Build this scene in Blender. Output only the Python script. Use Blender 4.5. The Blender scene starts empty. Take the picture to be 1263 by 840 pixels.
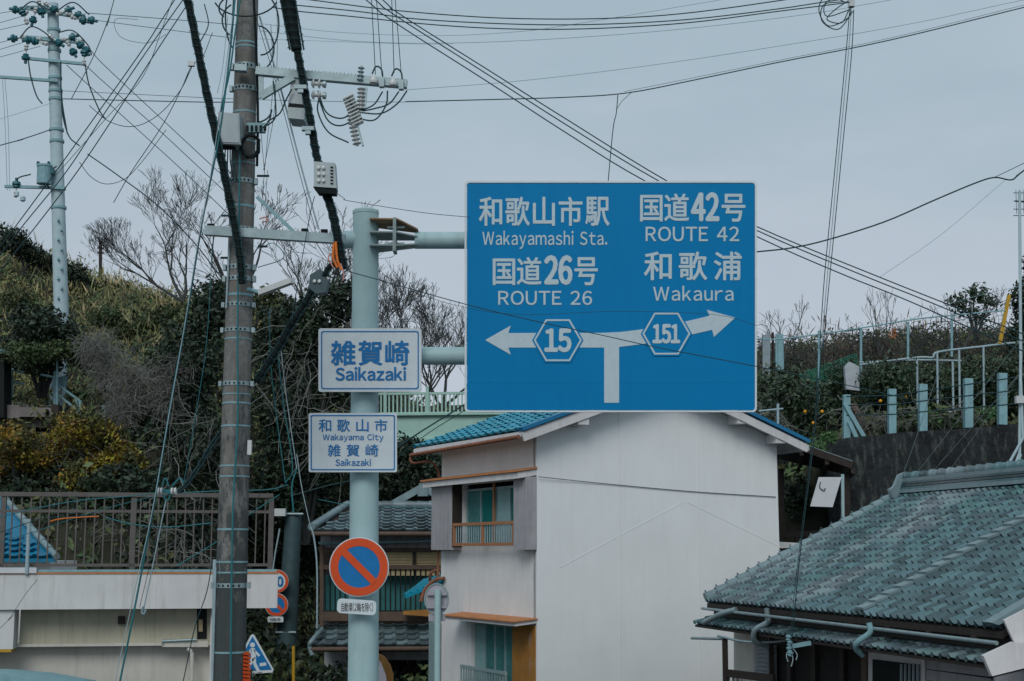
import bpy, math, random
import numpy as np
from mathutils import Vector, Matrix, Euler, noise
rad = math.radians
SC = bpy.context.scene
COL = SC.collection
rng = random.Random(7)

# ------------------------------------------------------------------ camera
EYE = 3.4
F = 1754.0
PITCH = rad(8.43)
cam_d = bpy.data.cameras.new('camera'); cam = bpy.data.objects.new('camera', cam_d); COL.objects.link(cam)
cam.location = (0, 0, EYE); cam.rotation_euler = (rad(90) + PITCH, 0, 0)
cam_d.sensor_width = 36; cam_d.lens = F / 1263 * 36; cam_d.clip_end = 3000; cam_d.clip_start = .1
SC.camera = cam
# ------------------------------------------------------------------ world, sun, exposure
SUN_EL, SUN_AZ = 40, 192
w = bpy.data.worlds.new('World'); SC.world = w; w.use_nodes = True
nt = w.node_tree; nt.nodes.clear()
def N(t, nt_, **k):
    n = nt_.nodes.new(t)
    for a, b in k.items(): setattr(n, a, b)
    return n
out = N('ShaderNodeOutputWorld', nt); bg = N('ShaderNodeBackground', nt)
sky = N('ShaderNodeTexSky', nt, sky_type='NISHITA', sun_disc=False, sun_elevation=rad(SUN_EL), sun_rotation=rad(SUN_AZ))
tc = N('ShaderNodeTexCoord', nt); mp = N('ShaderNodeMapping', nt); mp.inputs['Scale'].default_value = (1, 1, 3.2)
n1 = N('ShaderNodeTexNoise', nt); n1.inputs['Scale'].default_value = 2.4; n1.inputs['Detail'].default_value = 5; n1.inputs['Roughness'].default_value = .55
cr = N('ShaderNodeValToRGB', nt)
cr.color_ramp.elements[0].position = .30; cr.color_ramp.elements[0].color = (3.3, 4.45, 5.15, 1)
cr.color_ramp.elements[1].position = .72; cr.color_ramp.elements[1].color = (4.6, 5.5, 6.25, 1)
mix = N('ShaderNodeMixRGB', nt); mix.inputs[0].default_value = .95
nt.links.new(tc.outputs['Generated'], mp.inputs[0]); nt.links.new(mp.outputs[0], n1.inputs[0]); nt.links.new(n1.outputs[0], cr.inputs[0])
sx = N('ShaderNodeSeparateXYZ', nt); nt.links.new(tc.outputs['Generated'], sx.inputs[0])
n2 = N('ShaderNodeTexNoise', nt); n2.inputs['Scale'].default_value = 6; n2.inputs['Detail'].default_value = 4; nt.links.new(mp.outputs[0], n2.inputs[0])
zj = N('ShaderNodeMath', nt, operation='MULTIPLY_ADD'); zj.inputs[1].default_value = .16; nt.links.new(n2.outputs[0], zj.inputs[0]); nt.links.new(sx.outputs[2], zj.inputs[2])
hz = N('ShaderNodeMapRange', nt); hz.inputs[1].default_value = .38; hz.inputs[2].default_value = .18; hz.inputs[3].default_value = 0; hz.inputs[4].default_value = .85
nt.links.new(zj.outputs[0], hz.inputs[0])
hm = N('ShaderNodeMixRGB', nt); hm.inputs[2].default_value = (5.45, 5.8, 6.6, 1); nt.links.new(hz.outputs[0], hm.inputs[0]); nt.links.new(cr.outputs[0], hm.inputs[1])
nt.links.new(sky.outputs[0], mix.inputs[1]); nt.links.new(hm.outputs[0], mix.inputs[2])
nt.links.new(mix.outputs[0], bg.inputs[0]); bg.inputs[1].default_value = .1; nt.links.new(bg.outputs[0], out.inputs[0])
sd = bpy.data.lights.new('sun', 'SUN'); sd.energy = 1.5; sd.angle = rad(30); sd.color = (1, .97, .93)
sun = bpy.data.objects.new('sun', sd); COL.objects.link(sun)
az = rad(SUN_AZ)
sdir = Vector((math.sin(az) * math.cos(rad(SUN_EL)), math.cos(az) * math.cos(rad(SUN_EL)), math.sin(rad(SUN_EL))))
sun.rotation_euler = (-sdir).to_track_quat('-Z', 'Y').to_euler()
SC.view_settings.view_transform = 'Standard'; SC.view_settings.look = 'None'; SC.view_settings.exposure = 0; SC.view_settings.gamma = 1
SC.cycles.max_bounces = 6

# ------------------------------------------------------------------ measuring helpers (photo pixel + distance -> world)
CP, SP = math.cos(PITCH), math.sin(PITCH)
CAM = Vector((0, 0, EYE))
def ray(px, py):
    x = (px - 631.5) / F; y = (420 - py) / F
    return Vector((x, CP - y * SP, SP + y * CP))
def at(px, py, Y):
    d = ray(px, py); return CAM + d * (Y / d.y)
def hit(px, py, P, n):
    d = ray(px, py); return CAM + d * ((P - CAM).dot(n) / d.dot(n))
def m_px(Y): return Y / F

# ------------------------------------------------------------------ materials
MATS = {}
def mat(name, col, rough=.6, var=.15, scale=6, bump=.15, metal=0, spec=.3, island=0, stain=0, stain_col=(.05, .045, .04), col2=None, s2=2.0, dist=.01, rust=0, rust_col=(.22, .07, .02), det=5, trans=0):
    if name in MATS: return MATS[name]
    m = bpy.data.materials.new(name); m.use_nodes = True; t = m.node_tree; L = t.links.new
    b = t.nodes['Principled BSDF']
    b.inputs['Roughness'].default_value = rough; b.inputs['Metallic'].default_value = metal
    b.inputs['Specular IOR Level'].default_value = spec
    if trans: b.inputs['Transmission Weight'].default_value = trans
    co = N('ShaderNodeTexCoord', t)
    nz = N('ShaderNodeTexNoise', t); nz.inputs['Scale'].default_value = scale; nz.inputs['Detail'].default_value = det; nz.inputs['Roughness'].default_value = .6
    L(co.outputs['Object'], nz.inputs[0])
    c = Vector(col)
    mx = N('ShaderNodeMixRGB', t)
    mx.inputs[1].default_value = (*(c * (1 - var)), 1); mx.inputs[2].default_value = (*(c * (1 + var)), 1)
    rp = N('ShaderNodeMapRange', t); rp.inputs[1].default_value = .3; rp.inputs[2].default_value = .7
    L(nz.outputs[0], rp.inputs[0]); L(rp.outputs[0], mx.inputs[0])
    last = mx.outputs[0]
    if col2 is not None:
        n2 = N('ShaderNodeTexNoise', t); n2.inputs['Scale'].default_value = s2; n2.inputs['Detail'].default_value = 4
        L(co.outputs['Object'], n2.inputs[0])
        r2 = N('ShaderNodeMapRange', t); r2.inputs[1].default_value = .42; r2.inputs[2].default_value = .6; L(n2.outputs[0], r2.inputs[0])
        m2 = N('ShaderNodeMixRGB', t); L(r2.outputs[0], m2.inputs[0]); L(last, m2.inputs[1]); m2.inputs[2].default_value = (*col2, 1); last = m2.outputs[0]
    if island:
        g = N('ShaderNodeNewGeometry', t); oi = N('ShaderNodeObjectInfo', t)
        ad = N('ShaderNodeMath', t, operation='ADD'); L(g.outputs['Random Per Island'], ad.inputs[0]); L(oi.outputs['Random'], ad.inputs[1])
        fr = N('ShaderNodeMath', t, operation='FRACT'); L(ad.outputs[0], fr.inputs[0])
        r3 = N('ShaderNodeMapRange', t); r3.inputs[3].default_value = 1 - island; r3.inputs[4].default_value = 1 + island; L(fr.outputs[0], r3.inputs[0])
        hv = N('ShaderNodeHueSaturation', t); L(r3.outputs[0], hv.inputs['Value']); L(last, hv.inputs['Color']); last = hv.outputs[0]
        h2 = N('ShaderNodeMapRange', t); h2.inputs[3].default_value = .5 - island * .06; h2.inputs[4].default_value = .5 + island * .06
        L(g.outputs['Random Per Island'], h2.inputs[0]); L(h2.outputs[0], hv.inputs['Hue'])
    for amt, sc_, colr, th in ((stain, (7, 7, .55), stain_col, .5), (rust, (3.3, 3.3, 1.6), rust_col, .55)):
        if amt:
            mpn = N('ShaderNodeMapping', t); mpn.inputs['Scale'].default_value = sc_; L(co.outputs['Object'], mpn.inputs[0])
            ns = N('ShaderNodeTexNoise', t); ns.inputs['Scale'].default_value = 1.3; ns.inputs['Detail'].default_value = 6; ns.inputs['Roughness'].default_value = .65; L(mpn.outputs[0], ns.inputs[0])
            rs = N('ShaderNodeMapRange', t); rs.inputs[1].default_value = th; rs.inputs[2].default_value = th + .2; rs.inputs[4].default_value = amt; L(ns.outputs[0], rs.inputs[0])
            ms = N('ShaderNodeMixRGB', t); L(rs.outputs[0], ms.inputs[0]); L(last, ms.inputs[1]); ms.inputs[2].default_value = (*colr, 1); last = ms.outputs[0]
    L(last, b.inputs['Base Color'])
    if bump:
        nb = N('ShaderNodeTexNoise', t); nb.inputs['Scale'].default_value = scale * 5; nb.inputs['Detail'].default_value = 4; L(co.outputs['Object'], nb.inputs[0])
        bp = N('ShaderNodeBump', t); bp.inputs['Strength'].default_value = bump; bp.inputs['Distance'].default_value = dist
        L(nb.outputs[0], bp.inputs['Height']); L(bp.outputs[0], b.inputs['Normal'])
    MATS[name] = m
    return m
M = dict(
    asphalt=mat('asphalt', (.05, .052, .055), .9, .2, 20, .4),
    pavement=mat('pavement', (.22, .22, .21), .9, .15, 10, .3),
    roadpaint=mat('road_paint', (.7, .7, .68), .7, .1, 12, .2),
    wall=mat('white_render', (.76, .79, .80), .85, .03, 1.3, .2, stain=.07, stain_col=(.42, .42, .40)),
    walljoint=mat('render_joint', (.68, .70, .71), .85, .05, 3, .2),
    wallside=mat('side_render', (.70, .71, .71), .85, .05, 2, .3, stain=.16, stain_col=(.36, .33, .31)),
    balcwall=mat('balcony_render', (.58, .59, .59), .85, .07, 2, .25, stain=.5, stain_col=(.36, .36, .33)),
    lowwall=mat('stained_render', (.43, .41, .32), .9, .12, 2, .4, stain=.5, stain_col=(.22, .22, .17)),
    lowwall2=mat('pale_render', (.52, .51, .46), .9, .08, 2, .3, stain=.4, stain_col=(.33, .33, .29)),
    brown=mat('bronze_metal', (.12, .11, .105), .5, .15, 8, .1, metal=.3),
    bluepanel=mat('sign_blue', (.0, .19, .44), .5, .04, .9, .03, spec=.10, stain=.12, stain_col=(.0, .12, .30), dist=.002),
    bluepanel2=mat('small_sign_blue', (.004, .16, .42), .5, .1, 8, .05),
    signwhite=mat('sign_white', (.60, .68, .72), .5, .06, 7, .03, stain=.15, stain_col=(.42, .48, .50)),
    signletter=mat('sign_lettering', (.45, .56, .61), .5, .07, 15, .03),
    signred=mat('sign_red', (.62, .075, .015), .5, .07, 4, .05, stain=.15, stain_col=(.4, .1, .05)),
    signback=mat('sign_back', (.38, .38, .42), .55, .1, 6, .1, metal=.2),
    paleteal=mat('painted_post', (.37, .54, .56), .5, .07, 3, .12, rust=.12, stain=.4, stain_col=(.26, .38, .39)),
    teal=mat('teal_steel', (.20, .36, .40), .5, .15, 8, .1, rust=.15),
    rustplate=mat('rusty_plate', (.30, .38, .38), .6, .2, 10, .2, rust=.85, rust_col=(.32, .17, .08)),
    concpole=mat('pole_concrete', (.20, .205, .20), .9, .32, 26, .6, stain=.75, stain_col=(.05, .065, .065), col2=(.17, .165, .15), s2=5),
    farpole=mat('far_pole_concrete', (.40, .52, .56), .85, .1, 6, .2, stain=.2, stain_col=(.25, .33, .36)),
    galv=mat('galvanised', (.28, .37, .39), .45, .15, 10, .1, metal=.35, rust=.12),
    box=mat('grey_box', (.38, .45, .47), .5, .08, 5, .05, stain=.15),
    darkbox=mat('dark_box', (.05, .09, .10), .5, .2, 5, .1),
    black=mat('black_rubber', (.004, .010, .011), .6, .3, 20, .3, spec=.12),
    wire=mat('cable_black', (.012, .045, .052), .6, .2, 20, 0),
    wirepale=mat('cable_pale', (.30, .40, .44), .5, .15, 20, 0),
    wireteal=mat('cable_teal', (.02, .15, .17), .5, .2, 20, 0),
    orange=mat('orange_cable', (.60, .16, .02), .5, .2, 20, 0),
    pink=mat('pink_cable', (.5, .25, .22), .5, .2, 20, 0),
    porcelain=mat('porcelain', (.52, .55, .55), .25, .08, 8, 0, spec=.5),
    darkins=mat('teal_insulator', (.02, .13, .16), .4, .2, 8, 0),
    rooftile=mat('grey_tile', (.058, .122, .136), .40, .16, 9, .3, spec=.5, island=.5, col2=(.145, .195, .215), s2=.7),
    tilelight=mat('pale_tile', (.17, .245, .265), .4, .12, 9, .2, spec=.5, island=.15),
    bluetile=mat('blue_tile', (.0, .25, .36), .35, .08, 5, .1, spec=.5, island=.12),
    bluetile2=mat('deep_blue_tile', (.0, .16, .28), .4, .1, 5, .1, spec=.4, island=.25),
    bluecap=mat('blue_cap', (.0, .15, .32), .4, .08, 5, .1, spec=.5),
    oldtile=mat('old_tile', (.13, .185, .20), .4, .15, 9, .25, island=.5, spec=.5),
    whitewood=mat('white_trim', (.62, .62, .63), .6, .08, 4, .1, stain=.35, stain_col=(.38, .35, .32)),
    rustgutter=mat('rusty_gutter', (.24, .10, .06), .7, .25, 8, .3, stain=.6, stain_col=(.10, .05, .04)),
    rustsheet=mat('rust_sheet', (.48, .20, .08), .7, .15, 8, .3, stain=.3, stain_col=(.3, .1, .04)),
    railwood=mat('rail_brown', (.34, .16, .08), .6, .15, 8, .2),
    greysid=mat('grey_siding', (.35, .35, .37), .7, .1, 5, .2, stain=.35, stain_col=(.15, .14, .15)),
    glassteal=mat('curtained_glass', (.012, .14, .135), .12, .2, 2, 0, spec=.6),
    curtain=mat('curtain', (.22, .37, .38), .8, .12, 9, .2),
    curtainteal=mat('teal_curtain', (.05, .19, .19), .35, .35, 14, .3, spec=.5, stain=.4, stain_col=(.02, .10, .10)),
    dullwhite=mat('weathered_board', (.38, .42, .45), .8, .15, 6, .3, stain=.5, stain_col=(.2, .24, .26)),
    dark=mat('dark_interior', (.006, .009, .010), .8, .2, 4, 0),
    alu=mat('aluminium', (.36, .50, .52), .4, .1, 8, 0, metal=.4),
    ochre=mat('ochre_board', (.33, .155, .035), .65, .15, 5, .25, stain=.35, stain_col=(.2, .08, .02)),
    ochrepeel=mat('peeling_board', (.36, .17, .04), .65, .15, 5, .25, rust=.95, rust_col=(.30, .33, .35)),
    darkwood=mat('dark_wood', (.03, .024, .021), .7, .25, 8, .3),
    blackwood=mat('black_wood', (.018, .016, .015), .8, .3, 8, .3),
    wiregrey=mat('cable_grey', (.10, .15, .16), .6, .2, 20, 0),
    rusttop=mat('rust_top', (.34, .23, .15), .75, .25, 10, .3, stain=.4, stain_col=(.2, .1, .05)),
    midwood=mat('mid_wood', (.10, .068, .052), .7, .2, 8, .3),
    shutter=mat('yellow_shutter', (.36, .30, .17), .6, .1, 8, .1, stain=.3, stain_col=(.22, .18, .1)),
    tealsheet=mat('teal_sheet', (.045, .19, .20), .7, .25, 3, .3),
    bridge=mat('bridge_paint', (.33, .52, .46), .5, .06, 4, .1, stain=.2, stain_col=(.22, .36, .32)),
    retain=mat('retaining_concrete', (.014, .018, .02), .95, .5, 2.2, 1, stain=.7, stain_col=(.085, .095, .09), dist=.06),
    soil=mat('soil', (.018, .02, .012), .95, .3, 2, .5, col2=(.03, .03, .018), s2=.6),
    path=mat('path_concrete', (.17, .155, .15), .9, .15, 3, .4),
    bark=mat('bark', (.060, .066, .066), .9, .25, 10, .3),
    darkbark=mat('dark_bark', (.035, .04, .04), .9, .25, 10, .3),
    tarp=mat('pale_board', (.55, .58, .61), .6, .06, 5, .1, stain=.2, stain_col=(.4, .42, .44)),
    tarpdull=mat('dull_board', (.24, .30, .33), .7, .15, 5, .2, stain=.3),
    yellow=mat('yellow_paint', (.45, .27, .02), .5, .12, 8, .1),
    fruit=mat('citrus_peel', (.75, .34, .015), .45, .15, 20, .2),
    net=mat('green_net', (.03, .30, .20), .7, .15, 8, 0),
    leafdark=mat('leaf_dark', (.019, .037, .020), .55, .3, .8, 0, island=.8, spec=.35),
    leafmid=mat('leaf_mid', (.052, .085, .034), .6, .3, .7, 0, island=.8, col2=(.055, .062, .025), s2=.5),
    leafcitrus=mat('leaf_citrus', (.036, .066, .034), .5, .3, .8, 0, island=.8, spec=.4),
    leafyellow=mat('leaf_yellow', (.22, .16, .02), .6, .3, 1, 0, island=.8, col2=(.045, .055, .02), s2=1.6),
    leafbright=mat('leaf_bright', (.06, .13, .045), .6, .3, 1, 0, island=.5),
    brush=mat('hill_brush', (.085, .125, .055), .7, .3, .5, 0, island=.75, col2=(.20, .18, .07), s2=.6),
    reed=mat('reed', (.33, .27, .14), .7, .25, 1, 0, island=.5, col2=(.17, .19, .09), s2=.5),
    vine=mat('dry_vine', (.165, .17, .16), .8, .25, 2, 0, island=.45),
    brushred=mat('reddish_brush', (.16, .10, .07), .7, .3, 1, 0, island=.5, col2=(.09, .10, .06), s2=1),
)

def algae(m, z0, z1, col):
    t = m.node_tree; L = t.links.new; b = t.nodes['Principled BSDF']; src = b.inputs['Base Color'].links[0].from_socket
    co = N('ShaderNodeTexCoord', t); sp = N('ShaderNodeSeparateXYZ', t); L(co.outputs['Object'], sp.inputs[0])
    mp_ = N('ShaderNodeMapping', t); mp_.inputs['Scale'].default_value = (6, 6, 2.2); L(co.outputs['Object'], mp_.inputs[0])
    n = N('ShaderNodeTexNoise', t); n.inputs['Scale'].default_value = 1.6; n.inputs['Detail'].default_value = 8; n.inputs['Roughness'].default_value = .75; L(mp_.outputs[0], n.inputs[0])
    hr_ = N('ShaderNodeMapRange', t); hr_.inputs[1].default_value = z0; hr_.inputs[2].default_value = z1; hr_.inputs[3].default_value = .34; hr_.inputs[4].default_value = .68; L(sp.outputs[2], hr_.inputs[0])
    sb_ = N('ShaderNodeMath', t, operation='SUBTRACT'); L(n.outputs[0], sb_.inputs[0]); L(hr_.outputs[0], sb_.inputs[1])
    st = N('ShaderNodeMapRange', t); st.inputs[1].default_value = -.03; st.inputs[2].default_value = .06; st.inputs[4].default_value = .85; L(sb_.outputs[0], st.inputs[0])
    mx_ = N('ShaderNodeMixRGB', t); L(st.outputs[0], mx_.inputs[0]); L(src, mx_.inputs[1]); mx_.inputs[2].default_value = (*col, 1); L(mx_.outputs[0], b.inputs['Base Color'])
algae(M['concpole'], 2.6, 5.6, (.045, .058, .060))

# ------------------------------------------------------------------ object helpers
def tag(o, label=None, cat=None, group=None, kind=None):
    if label: o['label'] = label
    if cat: o['category'] = cat
    if group: o['group'] = group
    if kind: o['kind'] = kind
    return o
def thing(name, label, cat, loc, group=None):
    o = bpy.data.objects.new(name, None); COL.objects.link(o); o.location = loc; o.empty_display_size = .2
    o['_loc'] = list(loc); tag(o, label, cat, group); return o
def wloc(o):
    v = Vector((0, 0, 0))
    while o is not None: v = v + Vector(o.location); o = o.parent
    return v
def link(name, me, m, parent=None, loc=None):
    o = bpy.data.objects.new(name, me); COL.objects.link(o)
    if m is not None and not me.materials: me.materials.append(m)
    if parent is not None: o.parent = parent
    if loc is not None: o.location = loc
    return o
class MB:
    def __init__(s): s.v = []; s.f = []; s.sm = []
    def add(s, vs, fs, smooth=False):
        k = len(s.v); s.v += [Vector(v) for v in vs]; s.f += [tuple(i + k for i in f) for f in fs]; s.sm += [smooth] * len(fs); return s
    def hexa(s, p):      # 8 points: bottom 4 ccw, top 4
        return s.add(p, [(3, 2, 1, 0), (4, 5, 6, 7), (0, 1, 5, 4), (1, 2, 6, 5), (2, 3, 7, 6), (3, 0, 4, 7)])
    def box(s, c, sz, R=None):
        c = Vector(c); h = Vector(sz) / 2
        p = [Vector((x * h.x, y * h.y, z * h.z)) for z in (-1, 1) for x, y in ((-1, -1), (1, -1), (1, 1), (-1, 1))]
        if R is not None: p = [R @ q for q in p]
        return s.hexa([c + q for q in p])
    def beam(s, a, b, wd, h, up=Vector((0, 0, 1))):
        a = Vector(a); b = Vector(b); d = (b - a).normalized(); x = d.cross(up)
        if x.length < .2: x = d.cross(Vector((0, 1, 0)))
        x.normalize(); z = x.cross(d); x = x * wd / 2; z = z * h / 2
        return s.hexa([a - x - z, a + x - z, b + x - z, b - x - z, a - x + z, a + x + z, b + x + z, b - x + z])
    def tube(s, pts, r, n=8, cap=True, smooth=True):
        pts = [Vector(p) for p in pts]; k = len(pts)
        rr = r if isinstance(r, (list, tuple)) else [r] * k
        up = Vector((0, 0, 1)); vs = []
        d0 = (pts[1] - pts[0]).normalized()
        if abs(d0.z) > .9: up = Vector((0, 1, 0))
        for i, p in enumerate(pts):
            d = (pts[min(i + 1, k - 1)] - pts[max(i - 1, 0)]).normalized()
            x = d.cross(up)
            if x.length < 1e-3: x = d.orthogonal()
            x.normalize(); z = x.cross(d).normalized(); up = z
            vs += [p + (x * math.cos(2 * math.pi * j / n) + z * math.sin(2 * math.pi * j / n)) * rr[i] for j in range(n)]
        fs = [(i * n + j, i * n + (j + 1) % n, (i + 1) * n + (j + 1) % n, (i + 1) * n + j) for i in range(k - 1) for j in range(n)]
        s.add(vs, fs, smooth)
        if cap:
            s.add(vs[:n], [tuple(range(n))]); s.add(vs[-n:], [tuple(reversed(range(n)))])
        return s
    def lathe(s, base, axis, prof, n=12):   # prof [(r, h)]
        base = Vector(base); ax = Vector(axis).normalized(); x = ax.orthogonal().normalized(); y = ax.cross(x)
        vs = [base + ax * h + (x * math.cos(2 * math.pi * j / n) + y * math.sin(2 * math.pi * j / n)) * r for r, h in prof for j in range(n)]
        fs = [(i * n + j, i * n + (j + 1) % n, (i + 1) * n + (j + 1) % n, (i + 1) * n + j) for i in range(len(prof) - 1) for j in range(n)]
        fs += [tuple(reversed(range(n))), tuple(range((len(prof) - 1) * n, len(prof) * n))]
        return s.add(vs, fs, False)
    def prism(s, pts, d):     # polygon + extrusion vector
        pts = [Vector(p) for p in pts]; n = len(pts); d = Vector(d)
        return s.add(pts + [p + d for p in pts], [tuple(range(n)), tuple(reversed(range(n, 2 * n)))] + [(i, i + n, (i + 1) % n + n, (i + 1) % n) for i in range(n)])
    def ring(s, outer, inner, d):    # flat frame between two loops of equal count
        n = len(outer); d = Vector(d); o = [Vector(p) for p in outer]; i_ = [Vector(p) for p in inner]
        vs = o + i_ + [p + d for p in o] + [p + d for p in i_]
        fs = []
        for k in range(n):
            q = (k + 1) % n
            fs += [(k, q, n + q, n + k), (2 * n + q, 2 * n + k, 3 * n + k, 3 * n + q), (k, 2 * n + k, 2 * n + q, q), (n + k, n + q, 3 * n + q, 3 * n + k)]
        return s.add(vs, fs)
    def build(s, name, m, parent=None, off=None):
        o = wloc(parent) if parent is not None else (off or Vector((0, 0, 0)))
        me = bpy.data.meshes.new(name)
        me.from_pydata([tuple(v - o) for v in s.v], [], s.f)
        me.polygons.foreach_set('use_smooth', s.sm); me.materials.append(m)
        ob = bpy.data.objects.new(name, me); COL.objects.link(ob)
        if parent is not None: ob.parent = parent
        elif off is not None: ob.location = off
        me.validate(); me.update()
        import bmesh
        bm = bmesh.new(); bm.from_mesh(me); bmesh.ops.recalc_face_normals(bm, faces=bm.faces); bm.to_mesh(me); bm.free()
        return ob
def solo(mb, name, m, label, cat, group=None):
    c = sum(mb.v, Vector()) / len(mb.v); c.z = min(v.z for v in mb.v)
    return tag(mb.build(name, m, off=c), label, cat, group)
def fast_mesh(name, V, Q, m, parent=None, smooth=False):
    me = bpy.data.meshes.new(name); V = np.asarray(V, dtype=np.float32); Q = np.asarray(Q, dtype=np.int32)
    if parent is not None: V = V - np.array(wloc(parent), dtype=np.float32)
    k = Q.shape[1]
    me.vertices.add(len(V)); me.vertices.foreach_set('co', V.ravel())
    me.loops.add(Q.size); me.loops.foreach_set('vertex_index', Q.ravel())
    me.polygons.add(len(Q)); me.polygons.foreach_set('loop_start', np.arange(0, Q.size, k, dtype=np.int32)); me.polygons.foreach_set('loop_total', np.full(len(Q), k, dtype=np.int32))
    me.polygons.foreach_set('use_smooth', np.full(len(Q), smooth)); me.update(); me.validate()
    me.materials.append(m); ob = bpy.data.objects.new(name, me); COL.objects.link(ob)
    if parent is not None: ob.parent = parent
    return ob
def smoothpts(pts, sub=6):
    pts = [Vector(p) for p in pts]
    if len(pts) < 3: return pts
    P = [pts[0] * 2 - pts[1]] + pts + [pts[-1] * 2 - pts[-2]]; o = []
    for i in range(1, len(P) - 2):
        for k in range(sub):
            t = k / sub; a, b, c, d = P[i - 1:i + 3]
            o.append(.5 * ((2 * b) + (c - a) * t + (2 * a - 5 * b + 4 * c - d) * t * t + (3 * b - a - 3 * c + d) * t ** 3))
    return o + [pts[-1]]
def PX(pts, Y=None):        # list of (px,py[,Y])
    return [at(p[0], p[1], p[2] if len(p) > 2 else Y) for p in pts]

# ------------------------------------------------------------------ text
def text_mb(body, box, Y, bold=.0, spacing=1.0):
    x0, y0, x1, y1 = box
    c = bpy.data.curves.new('t', 'FONT'); c.body = body; c.offset = bold; c.space_character = spacing; c.resolution_u = 3
    o = bpy.data.objects.new('t', c); COL.objects.link(o)
    dg = bpy.context.evaluated_depsgraph_get(); me = bpy.data.meshes.new_from_object(o.evaluated_get(dg))
    V = [v.co.copy() for v in me.vertices]; fs = [tuple(p.vertices) for p in me.polygons]
    bpy.data.objects.remove(o); bpy.data.curves.remove(c); bpy.data.meshes.remove(me)
    if not V: return MB()
    ax, bx = min(v.x for v in V), max(v.x for v in V); ay, by = min(v.y for v in V), max(v.y for v in V)
    mb = MB(); mb.add([at(x0 + (v.x - ax) / (bx - ax) * (x1 - x0), y1 - (v.y - ay) / (by - ay) * (y1 - y0), Y) for v in V], fs)
    return mb
FW = {c: chr(ord(c) + 0xFEE0) for c in map(chr, range(0x21, 0x7f))}
_G = {}
def glyph(ch):
    if ch in _G: return _G[ch]
    c = bpy.data.curves.new('t', 'FONT'); c.body = FW.get(ch, ch); c.resolution_u = 3
    o = bpy.data.objects.new('t', c); COL.objects.link(o)
    dg = bpy.context.evaluated_depsgraph_get(); me = bpy.data.meshes.new_from_object(o.evaluated_get(dg))
    V = [(v.co.x, v.co.y) for v in me.vertices]; fs = [tuple(p.vertices) for p in me.polygons]
    bpy.data.objects.remove(o); bpy.data.curves.remove(c); bpy.data.meshes.remove(me)
    _G[ch] = (V, fs); return _G[ch]
def text(body, box, Y, m, parent, bold=.0, spacing=1.0, name='lettering'):
    """one line of writing set glyph by glyph; stroke weight is added by offset copies a hair apart in depth"""
    x = 0; V = []; fs = []
    for ch in body:
        if ch == ' ': x += .20; continue
        gv, gf = glyph(ch); k = len(V); cjk = ch not in FW
        g0 = min(v[0] for v in gv); g1 = max(v[0] for v in gv)
        V += [(v[0] - g0 + x, v[1]) for v in gv]; fs += [tuple(i + k for i in f) for f in gf]
        x += (g1 - g0) + (.09 * spacing ** 3)
    x0, y0, x1, y1 = box
    ax, bx = min(v[0] for v in V), max(v[0] for v in V); ay, by = min(v[1] for v in V), max(v[1] for v in V)
    sx = (x1 - x0) / (bx - ax); sy = (y1 - y0) / (by - ay); b = bold * sy * 1.2
    b = min(b, (y1 - y0) * .05)
    mb = MB(); q = 0
    for dx, dy in (((0, 0),) if b <= 0 else ((-1, 0), (1, 0), (0, -1), (0, 1), (-.7, -.7), (.7, .7), (.7, -.7), (-.7, .7))):
        fx = (x1 - x0 - 2 * b) / (x1 - x0); fy = (y1 - y0 - 2 * b) / (y1 - y0)
        mb.add([at(x0 + b + (v[0] - ax) * sx * fx + dx * b, y1 - b - (v[1] - ay) * sy * fy + dy * b, Y - q * .00012) for v in V], fs); q += 1
    me = bpy.data.meshes.new(name); o = wloc(parent); me.from_pydata([tuple(v - o) for v in mb.v], [], mb.f); me.materials.append(m)
    ob = bpy.data.objects.new(name, me); COL.objects.link(ob); ob.parent = parent; return ob
def rrect(x0, y0, x1, y1, r, k=4):
    o = []
    for cx, cy, a0 in ((x1 - r, y0 + r, -90), (x1 - r, y1 - r, 0), (x0 + r, y1 - r, 90), (x0 + r, y0 + r, 180)):
        for i in range(k + 1):
            a = rad(a0 + 90 * i / k); o.append((cx + r * math.cos(a), cy + r * math.sin(a)))
    return o
def disc(cx, cy, r, n=48, ry=None):
    return [(cx + r * math.cos(2 * math.pi * i / n), cy + (ry or r) * math.sin(2 * math.pi * i / n)) for i in range(n)]
def plate(pts, Y, th, name, m, parent):
    return MB().prism(PX(pts, Y), (0, th, 0)).build(name, m, parent)
def frame(o, i, Y, th, name, m, parent):
    return MB().ring(PX(o, Y), PX(i, Y), (0, th, 0)).build(name, m, parent)

# ================================================================== ground, road
def sheet(name, x0, x1, y0, y1, z, m):
    mb = MB().add([(x0, y0, z), (x1, y0, z), (x1, y1, z), (x0, y1, z)], [(0, 1, 2, 3)])
    return tag(mb.build(name, m), kind='structure')
sheet('ground', -900, 900, -300, 2200, -.012, M['soil'])
sheet('road', -60, 60, -6, 20.0, 0, M['asphalt'])
tag(MB().prism([(-6.0, 20, 0), (-1.9, 20, 0), (-4.2, 34, 0), (-8.6, 34, 0)], (0, 0, .004)).build('side_road', M['asphalt']), kind='structure')
tag(MB().box((-8, 14.9, .07), (14, 3.6, .15)).build('pavement', M['pavement']), kind='structure')
tag(MB().box((9.5, 14.9, .07), (16, 3.4, .15)).build('pavement', M['pavement']), kind='structure')
mk = MB()
for i in range(12): mk.box((-30 + i * 5, 6.5, .004), (3, .15, .004))
tag(mk.build('road_markings', M['roadpaint']), kind='structure')

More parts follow.
